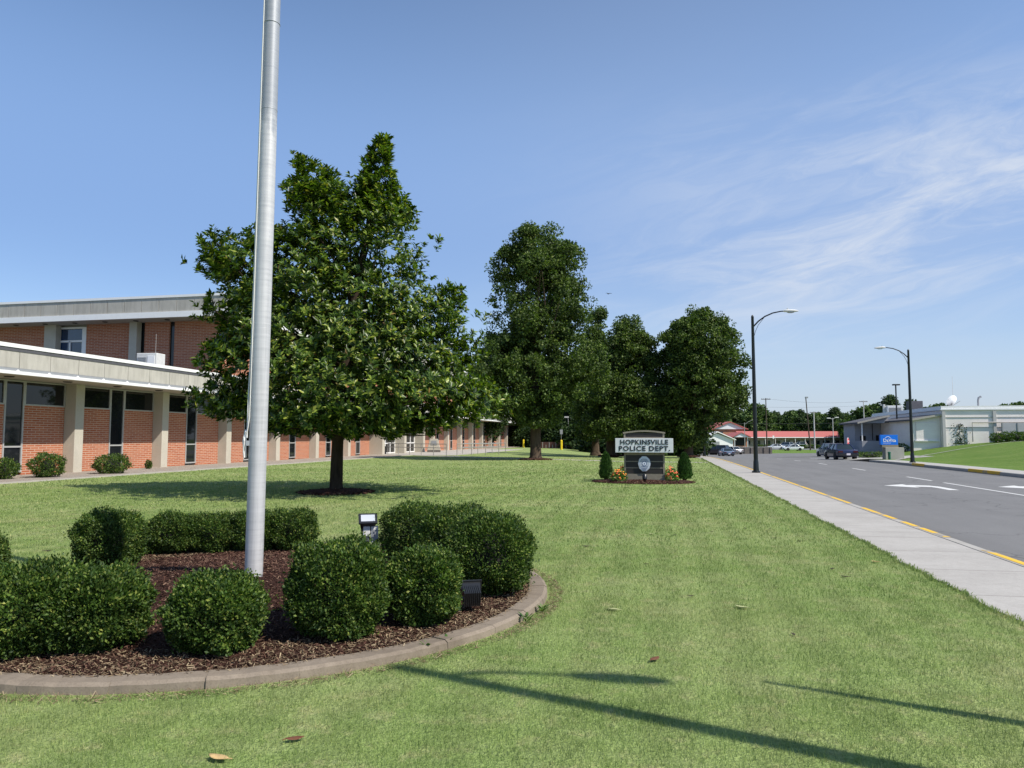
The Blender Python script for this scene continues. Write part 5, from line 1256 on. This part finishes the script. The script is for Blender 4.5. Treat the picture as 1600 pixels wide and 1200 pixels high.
pl = octo(.42,-.01,.01).build('plate', M['signwhite'], o); octo(.38,-.014,-.0105).build('face', M['red'], pl); text_mesh('lettering', 'STOP', .30, .002, M['signwhite'], pl, (0,-.0165,zs-o.location.z), (math.pi/2,0,0), .004)
q2 = D(1328, 72); o = thing('fire_hydrant', 'green and yellow fire hydrant at the roadside beyond the navy sedan', 'hydrant', (q2.x, q2.y, Hf(q2.x,q2.y)))
MB().lathe([(.16,-.1),(.16,.06),(.11,.08),(.11,.5),(.15,.52),(.15,.56)], 14).build('barrel', M['bollard'], o); MB().lathe([(.14,.56),(.12,.68),(.05,.76),(.04,.82)], 14).build('cap', M['greenpaint'], o); MB().cyl((-.2,0,.42),(.2,0,.42),.055,.055,10).build('nozzle', M['bollard'], o)
q2 = D(1401, 84); z0 = Hf(q2.x, q2.y); o = thing('lot_lamp', 'dark flat-headed lot lamp standing behind the blue clinic sign', 'lamp', (q2.x, q2.y, z0), PHI); ht = D(1401,84,602).z-z0
MB().cyl((0,0,-.1),(0,0,ht),.09,.075,10).build('pole', M['darkmetal'], o); MB().box(-.32,.42,-.2,.2,ht-.02,ht+.14).build('lamp_head', M['darkmetal'], o, bevel=.02)

# ------------------------------------------------------------------ motel, shed, wall
def far_z(u, d): q = D(u, d); return Hf(q.x, q.y)
def motel():
    d = 238; a, b = D(1160, d), D(1345, d+6); o = thing('motel_building', 'long single storey motel with a pinkish red roof beyond the junction', 'building', (a.x, a.y, Hf(a.x,a.y)), math.atan2(b.y-a.y, b.x-a.x)); L = (b-a).length
    zg = o.location.z; ez = D(1240, d, 683).z-zg; rz = D(1240, d, 673.5).z-zg
    MB().box(0,L,1.6,8,-1,ez+.1).build('wall', M['motelwall'], o)
    m = MB(); m.prism([(0,ez),(9,ez),(4.6,rz),(4.2,rz)], -.5, L+.5, 'x'); m.build('roof', M['redroof'], o)
    MB().box(-.5,L+.5,-.08,-.005,ez-.22,ez+.02).build('fascia', M['whitewall'], o)
    n = 12; 
    for i in range(n):
        x = L*(i+.3)/n; MB().box(x,x+.95,1.54,1.597,0,2.1).build('door', M['fence'] if i % 2 else M['dark'], o); f = MB().box(x+1.1,x+2.2,1.54,1.597,.8,2.1).build('window', M['car_glass'], o)
        MB().box(x-.32,x-.2,.1,.22,-.3,ez-.02).build('porch_post', M['whitewall'], o)
    # two-storey gabled wing
    w = thing('motel_wing', 'two storey brick motel wing with a white gable and orange red roof', 'building', (0,0,0), 0)
    c = D(1139, 246); w.location = (c.x, c.y, Hf(c.x,c.y)); w.rotation_euler = (0,0,PHI); z = w.location.z
    e = D(1139,246,670.5).z-z; t = D(1139,246,660).z-z; hw = 24/F*246
    MB().box(-hw,hw,0,14,-1,e).build('wall', M['brick'], w)
    MB().prism([(-hw-.4,e),(hw+.4,e),(0,t)], -.45, -.05, 'y').build('gable', M['whitewall'], w)
    m = MB(); m.prism([(-hw-.9,e-.2),(-hw-.9,e+.1),(0,t+.3),(hw+.9,e+.1),(hw+.9,e-.2),(0,t)], -.9, 14.5, 'y'); m.build('roof', M['redroof'], w)
    for x in (-3.2, 2.6): f = MB().box(x,x+1.0,-.06,-.003,e-2.1,e-.8).build('window', M['car_glass'], w)
    # small gabled office porch
    w = thing('motel_office', 'small motel office with a white gable porch at the end of the red roof', 'building', (0,0,0), 0); c = D(1157, 228); w.location = (c.x, c.y, Hf(c.x,c.y)); w.rotation_euler = (0,0,PHI); z = w.location.z
    e = D(1157,228,683).z-z; t = D(1157,228,676.5).z-z; hw = 11/F*228
    MB().box(-hw,hw,1.2,9,-1,e).build('wall', M['brick'], w); MB().prism([(-hw-.3,e),(hw+.3,e),(0,t)], -.3, .1, 'y').build('gable', M['whitewall'], w)
    m = MB(); m.prism([(-hw-.8,e-.15),(-hw-.8,e+.1),(0,t+.25),(hw+.8,e+.1),(hw+.8,e-.15),(0,t)], -.6, 10, 'y'); m.build('roof', M['redroof'], w)
    for x in (-hw+.1, hw-.25): MB().box(x,x+.15,-.1,.05,-.5,e).build('porch_post', M['whitewall'], w)
    MB().box(-hw+.4,hw-.4,1.14,1.197,.6,e-.3).build('window', M['dark'], w)
motel()
HG = 'clipped hedges in front of the motel'
for lab, u, w in [('low dark hedge left of the leaning pole before the motel', 1193, 30), ('low dark hedge right of the leaning pole before the motel', 1262, 36), ('low dark hedge behind the grey vehicle before the motel', 1306, 26)]:
    q = D(u, 205); bush('hedge', lab, (q.x, q.y), w/2/F*205, .7, 1.0, 1600, group=HG, leaf=.28, rough=.05, boxy=.9, z0=Hf(q.x,q.y)-.05, rz=PHI, cat='hedge')
def shed():
    c = D(1126, 158); o = thing('white_shed', 'white metal shed with a low gable roof behind the parked cars', 'building', (c.x, c.y, Hf(c.x,c.y)), PHI+rad(6)); z = o.location.z; zz = lambda v: D(1126,158,v).z-z
    hw = 19/F*158; e = zz(684); t = zz(675.5)
    MB().prism([(-hw,-1),(hw,-1),(hw,e-.4),(-hw*.35,t-.25),(-hw,e+.4)], 0, 11, 'y').build('wall', M['whitewall'], o)
    m = MB(); m.prism([(-hw-.7,e+.15),(-hw*.35,t),(hw+.5,e-.5),(hw+.5,e-.35),(-hw*.35,t+.2),(-hw-.7,e+.32)], -.5, 11.5, 'y'); m.build('roof', M['roofwhite'], o)
    f = MB().box(-hw+.6,-hw+2.2,-.06,-.003,.2,2.2).build('door', M['trimgrey'], o); MB().box(-hw+2.0,-hw+2.1,-.1,-.061,1,1.15).build('handle', M['dark'], f)
    c = D(1096, 165); w = thing('blue_shed', 'blue grey shed partly hidden by maple leaves left of the white shed', 'building', (c.x, c.y, Hf(c.x,c.y)), PHI+rad(6)); z = w.location.z; e = D(1096,165,682).z-z
    MB().box(-2.6,2.6,0,9,-1,e).build('wall', varied('teal_siding', (.13,.18,.22), (.19,.25,.30), 1.5, .8), w); m = MB(); m.prism([(-3,e),(3,e),(0,e+1.2)], -.4, 9.4, 'y'); m.build('roof', M['slate'], w)
    MB().box(-.6,.5,-.06,-.003,0,2.1).build('door', M['dark'], w)
shed()
a, b = D(1143, 139), D(1203, 139); zw = Hf(a.x, a.y)
o = thing('retaining_wall', 'low dark stone retaining wall with posts at the edge of the junction', 'wall', (a.x, a.y, zw), math.atan2(b.y-a.y, b.x-a.x)); L = (b-a).length
h = D(1170,139,699).z-zw
MB().box(0,L,0,.5,-.4,h).build('stonework', M['stone'], o, bevel=.03); MB().box(-.05,L+.05,-.05,.55,h,h+.1).build('coping', M['kerb'], o)
m = MB(); [m.box(k*L/6-.18,k*L/6+.18,-.14,-.002,-.4,h-.02) for k in range(7)]; m.build('buttress', M['stone'], o)
q = D(1208, 186); 
# utility poles and wires
UG = 'poles beyond the junction'
def upole(label, u, d, vt, r, mat, ub=None, arms=True, cat='utility pole'):
    q = D(u, d, vt); z0 = Hf(q.x, q.y); h = q.z-z0; lean = ((ub or u)-u)/F*d
    o = thing('utility_pole', label, cat, (q.x+lean*math.cos(PHI), q.y+lean*math.sin(PHI), z0), PHI, UG)
    MB().cyl((0,0,-.3),(-lean,0,h),r,r*.7,10).build('pole', M[mat], o)
    if arms:
        m = MB(); m.box(-lean-1.1,-lean+1.1,-.07,.07,h-.35,h-.2); m.build('crossarm', M['wood_pole'], o)
        m = MB(); [m.cyl((-lean+x,0,h-.2),(-lean+x,0,h),.06,.04,8) for x in (-.95,-.45,.45,.95)]; m.build('insulator', M['trimgrey'], o)
    return o, Vector((q.x, q.y, q.z))
o, tA = upole('wooden utility pole with a crossarm just right of the nearest lamp', 1196.5, 175, 622, .15, 'wood_pole')
o, tB = upole('dark leaning wooden pole with a floodlight on top in front of the motel', 1259, 178, 621, .16, 'wood_pole', 1264, False)
MB().box(-.9+.0,-.3,-.25,.25,o.children[0].dimensions.z-.5,o.children[0].dimensions.z-.15).build('lamp_head', M['trimgrey'], o)
o, tC = upole('pale concrete pole before the middle of the motel', 1271.5, 196, 643, .19, 'pole_pale')
o, tD = upole('utility pole showing above the clinic lean-to roof', 1349, 200, 626, .16, 'pole_pale')
q = D(1301, 190, 653); z0 = Hf(q.x,q.y); o = thing('lot_lamp', 'double-headed pale lamp in the motel parking lot', 'lamp', (q.x,q.y,z0), PHI); h = q.z-z0
MB().cyl((0,0,0),(0,0,h),.11,.08,10).build('pole', M['pole_pale'], o)
for s, zz in ((-1,-.1),(1,.35)): hd = MB(); hd.tube([(0,0,h-.3),(s*.6,0,h-.1+zz*.4)], .04, 6); hd.box(min(s*.6,s*1.5),max(s*.6,s*1.5),-.2,.2,h-.12+zz*.4,h+.1+zz*.4); hd.build('lamp_head', M['box'], o)
q = D(1163, 160, 656); z0 = Hf(q.x,q.y); o = thing('street_lamp', 'old pale cobra lamp on a long arm near the motel office', 'street lamp', (q.x-.0,q.y,z0), PHI); h = q.z-z0
MB().cyl((0,0,0),(0,0,h-.6),.09,.06,8).build('pole', M['rail'], o); MB().tube([(0,0,h-1.0),(.9,0,h-.4),(1.9,0,h)], .035, 6).build('arm', M['rail'], o); MB().ell((2.15,0,h),(.32,.14,.1)).build('lamp_head', M['box'], o)
q = D(1208.5, 185, 683); o = thing('road_sign', 'small white sign on a post in the grass before the motel', 'sign', (q.x, q.y, Hf(q.x,q.y)), PHI); h = q.z-o.location.z
MB().cyl((0,.03,0),(0,.03,h+.3),.03,.03,6).build('post', M['rail'], o); MB().box(-.2,.2,-.01,.01,h-.35,h+.4).build('plate', M['signwhite'], o)
def wire(label, a, b, sag, r=.018):
    a, b = Vector(a), Vector(b); m = MB(); n = 24; m.tube([(a.lerp(b, i/n)-Vector((0,0,4*sag*(i/n)*(1-i/n)))) for i in range(n+1)], r, 5)
    o = m.build('power_line', M['wire'], None, smooth=True); tag(o, label, 'wire', 'overhead lines beyond the junction')
far_r = D(1420, 195, 634); far_r2 = D(1420, 195, 634)
wire('topmost thin overhead line running from the crossarm pole to the right', tA-Vector((0,0,.1)), D(1349, 200, 627), .7)
wire('overhead line a little lower than the crossarm over the motel', D(1125, 170, 634), D(1349, 200, 634), .4)
wire('low overhead line across the trees just above the motel roof', D(1125, 170, 661), D(1349, 200, 659.5), .3)
# ------------------------------------------------------------------ bird
q = D(951, 62, 459); o = thing('bird', 'small dark bird gliding in the sky right of the tallest maple', 'bird', q, PHI+rad(20))
m = MB(); vs = []; fs = []; n = 8
for y, r in [(-.16,.01),(-.1,.025),(0,.04),(.09,.035),(.14,.025),(.19,.006)]: vs += [(r*math.cos(2*math.pi*k/n), y, r*math.sin(2*math.pi*k/n)) for k in range(n)]
for i in range(5): fs += [(i*n+k, i*n+(k+1)%n, (i+1)*n+(k+1)%n, (i+1)*n+k) for k in range(n)]
m.add(vs, fs)
for s in (-1,1):
    m.add([(s*.02,.07,.0),(s*.02,-.05,.0),(s*.17,.06,.05),(s*.17,-.05,.05),(s*.33,-.02,.01),(s*.02,.07,.012),(s*.02,-.05,.012),(s*.17,.06,.062),(s*.17,-.05,.062),(s*.33,-.02,.016)], [(0,2,3,1),(2,4,3),(5,6,8,7),(7,8,9),(0,5,7,2),(2,7,9,4),(1,3,8,6),(3,4,9,8)])
m.add([(-.05,-.27,0),(.05,-.27,0),(.015,-.14,.0),(-.015,-.14,0),(-.05,-.27,.01),(.05,-.27,.01),(.015,-.14,.012),(-.015,-.14,.012)], [(3,2,1,0),(4,5,6,7),(0,1,5,4),(2,3,7,6)])
m.build('body', M['black'], o)

# ------------------------------------------------------------------ lawn grass and fallen leaves
def in_bed(x, y): return (np.hypot(x-BC.x, y-BC.y) < BR+.02) | (((x-mc.x)/1.86)**2+((y-mc.y)/1.34)**2 < 1) | (np.hypot(x-mag_b.x, y-mag_b.y) < 1.0) | (np.hypot(x-b1.x, y-b1.y) < 1.2)
def grass():
    Vs = []; 
    for d0, d1, dens, w, h in [(2.6,4.8,8200,.0036,.034),(4.8,7.5,4600,.0048,.036),(7.5,11,2300,.0074,.038),(11,16,1000,.012,.041),(16,24,360,.021,.046),(24,38,120,.036,.05),(38,62,34,.055,.05)]:
        half = lambda d: d*.74+2.0
        area = (d1-d0)*(half(d0)+half(d1)); n = int(area*dens)
        d = np.sqrt(RNG.uniform(d0**2, d1**2, n)); xc = RNG.uniform(-1, 1, n)*half(d)
        x = xc*math.cos(PHI)-d*math.sin(PHI); y = xc*math.sin(PHI)+d*math.cos(PHI)
        k = (x < SWX+.03+RNG.normal(0,.02,n)) & ~in_bed(x, y) & (x > -22.2); x = x[k]; y = y[k]; n = len(x)
        # patchy density
        s = np.sin(x*3.1+np.sin(y*2.3)*1.4)*np.sin(y*2.7+np.sin(x*1.9)*1.7); s = s-.9*(np.sin(x*23+np.sin(y*17)*2)*np.sin(y*26+np.sin(x*19)*2) > .62); k = RNG.random(n) < (.80+.2*s)*np.clip((64-np.hypot(x, y))/20, 0, 1); x = x[k]; y = y[k]; n = len(x)
        a = RNG.uniform(0, 2*np.pi, n); ln = RNG.normal(0, .55, n); b = RNG.uniform(0, 2*np.pi, n); hh = h*RNG.uniform(.55, 1.3, n)
        ww = w*RNG.uniform(.7, 1.4, n)/2; c = np.stack([x, y, np.full(n, -.004)], 1)
        sd = np.stack([np.cos(a), np.sin(a), np.zeros(n)], 1)*ww[:,None]
        tip = c+np.stack([np.cos(b)*np.sin(ln), np.sin(b)*np.sin(ln), np.cos(ln)], 1)*hh[:,None]
        Vs.append(np.stack([c-sd, c+sd, tip], 1).reshape(-1, 3))
    n = 9000; y = 3.5+56*RNG.random(n)**1.8; x = SWX-.02+RNG.normal(0,.025,n)+.025*np.sin(y*1.7)*np.sin(y*.63+1)+.018*np.sin(y*5.1+2)+.01*np.sin(y*11.3); b = RNG.uniform(0,2*np.pi,n); ln = np.abs(RNG.normal(.5,.4,n))
    wd = .004+.0006*y; c = np.stack([x, y, np.full(n,-.002)], 1); sd = np.stack([np.cos(b), np.sin(b), np.zeros(n)], 1)*wd[:,None]; hh = RNG.uniform(.02,.055,n)
    tip = c+np.stack([np.sin(ln)*np.abs(np.cos(b)), np.sin(ln)*np.sin(b), np.cos(ln)], 1)*hh[:,None]; Vs.append(np.stack([c-sd, c+sd, tip], 1).reshape(-1, 3))
    V = np.concatenate(Vs); o = np_mesh('lawn_grass', V, np.arange(len(V)).reshape(-1, 3), M['blade'])
    tag(o, 'short mown green grass covering the lawn in the foreground', 'grass', kind='stuff')
grass()
def fallen(label, u, v, L, mat, group=None, curl=.22):
    L *= .72
    p = P(u, v, .02); o = thing('fallen_leaf', label, 'leaf', (p.x, p.y, .012), random.uniform(0,6.28), group)
    n = 7; vs = []; fs = []
    for i in range(n):
        t = i/(n-1); w = L*.23*math.sin(math.pi*min(1, t*.92+.06))**.8; y = (t-.5)*L; z = curl*L*(.5*(2*t-1)**2)
        vs += [(-w, y, z+w*.45), (0, y, z), (w, y, z+w*.35)]
    for i in range(n-1):
        for k in range(2): fs.append((i*3+k, i*3+k+1, i*3+k+4, i*3+k+3))
    m = MB(); m.add(vs, fs); b = m.build('blade', M[mat], o, smooth=True, fix=False)
    s = b.modifiers.new('solid', 'SOLIDIFY'); s.thickness = .0015
    m = MB(); m.tube([(0,-.5*L,curl*L*.5),(0.01,-.68*L,curl*L*.45)], .003, 5); m.build('stalk', M[mat], o)
    return o
fallen('tan curled dry leaf lying on the grass at the bottom of the view', 341, 1183, .17, 'leaf_tan')
fallen('reddish brown dry leaf in the grass below the front shrubs', 461, 1153, .13, 'leaf_brown')
fallen('pale greenish dry leaf alone on the open lawn right of the bed', 1158, 948, .18, 'leaf_pale')
fallen('dark brown crumpled leaf just above the street lamp shadow', 1023, 1029, .15, 'leaf_brown')
fallen('dull green leaf on the lawn between the bed and the pale leaf', 958, 951, .16, 'leaf_pale', curl=.1)
fallen('orange tinted leaf on the grass near the pavement edge', 1367, 877, .15, 'leaf_tan')
fallen('pale leaf beside the tan specks on the lawn below the sign', 1018, 834, .16, 'leaf_pale')
fallen('yellow green fallen leaf cluster against the foot of the bed kerb', 452, 1051, .13, 'leaf_pale')
sp = [(915,790),(955,796),(970,792),(972,797),(1033,794),(1112,830),(1165,825),(1203,826),(1055,835),(1080,930),(916,853),(1184,806),(1300,888),(700,768),(690,772),(725,790),(45,812),(160,811),(75,860),(590,755),(640,748),(760,748),(800,742),(880,733),(890,760),(870,800),(935,740),(905,735),(860,738),(830,742),(1110,770),(1150,790),(1210,840),(1250,845),(1320,900),(1010,880),(1240,990)]
pr = None
for u, v in sp:
    if pr is None: pr = fallen('small dark dry leaf scattered on the mown lawn', u, v, .15, 'leaf_dark', 'dark dry leaves scattered on the lawn'); o = pr
    else: o = copy_tree(pr)
    p = P(u, v, .02); o.location = (p.x, p.y, .012); o.rotation_euler = (0,0,random.uniform(0,6)); s = random.uniform(.5,.95); o.scale = (s,s,s)
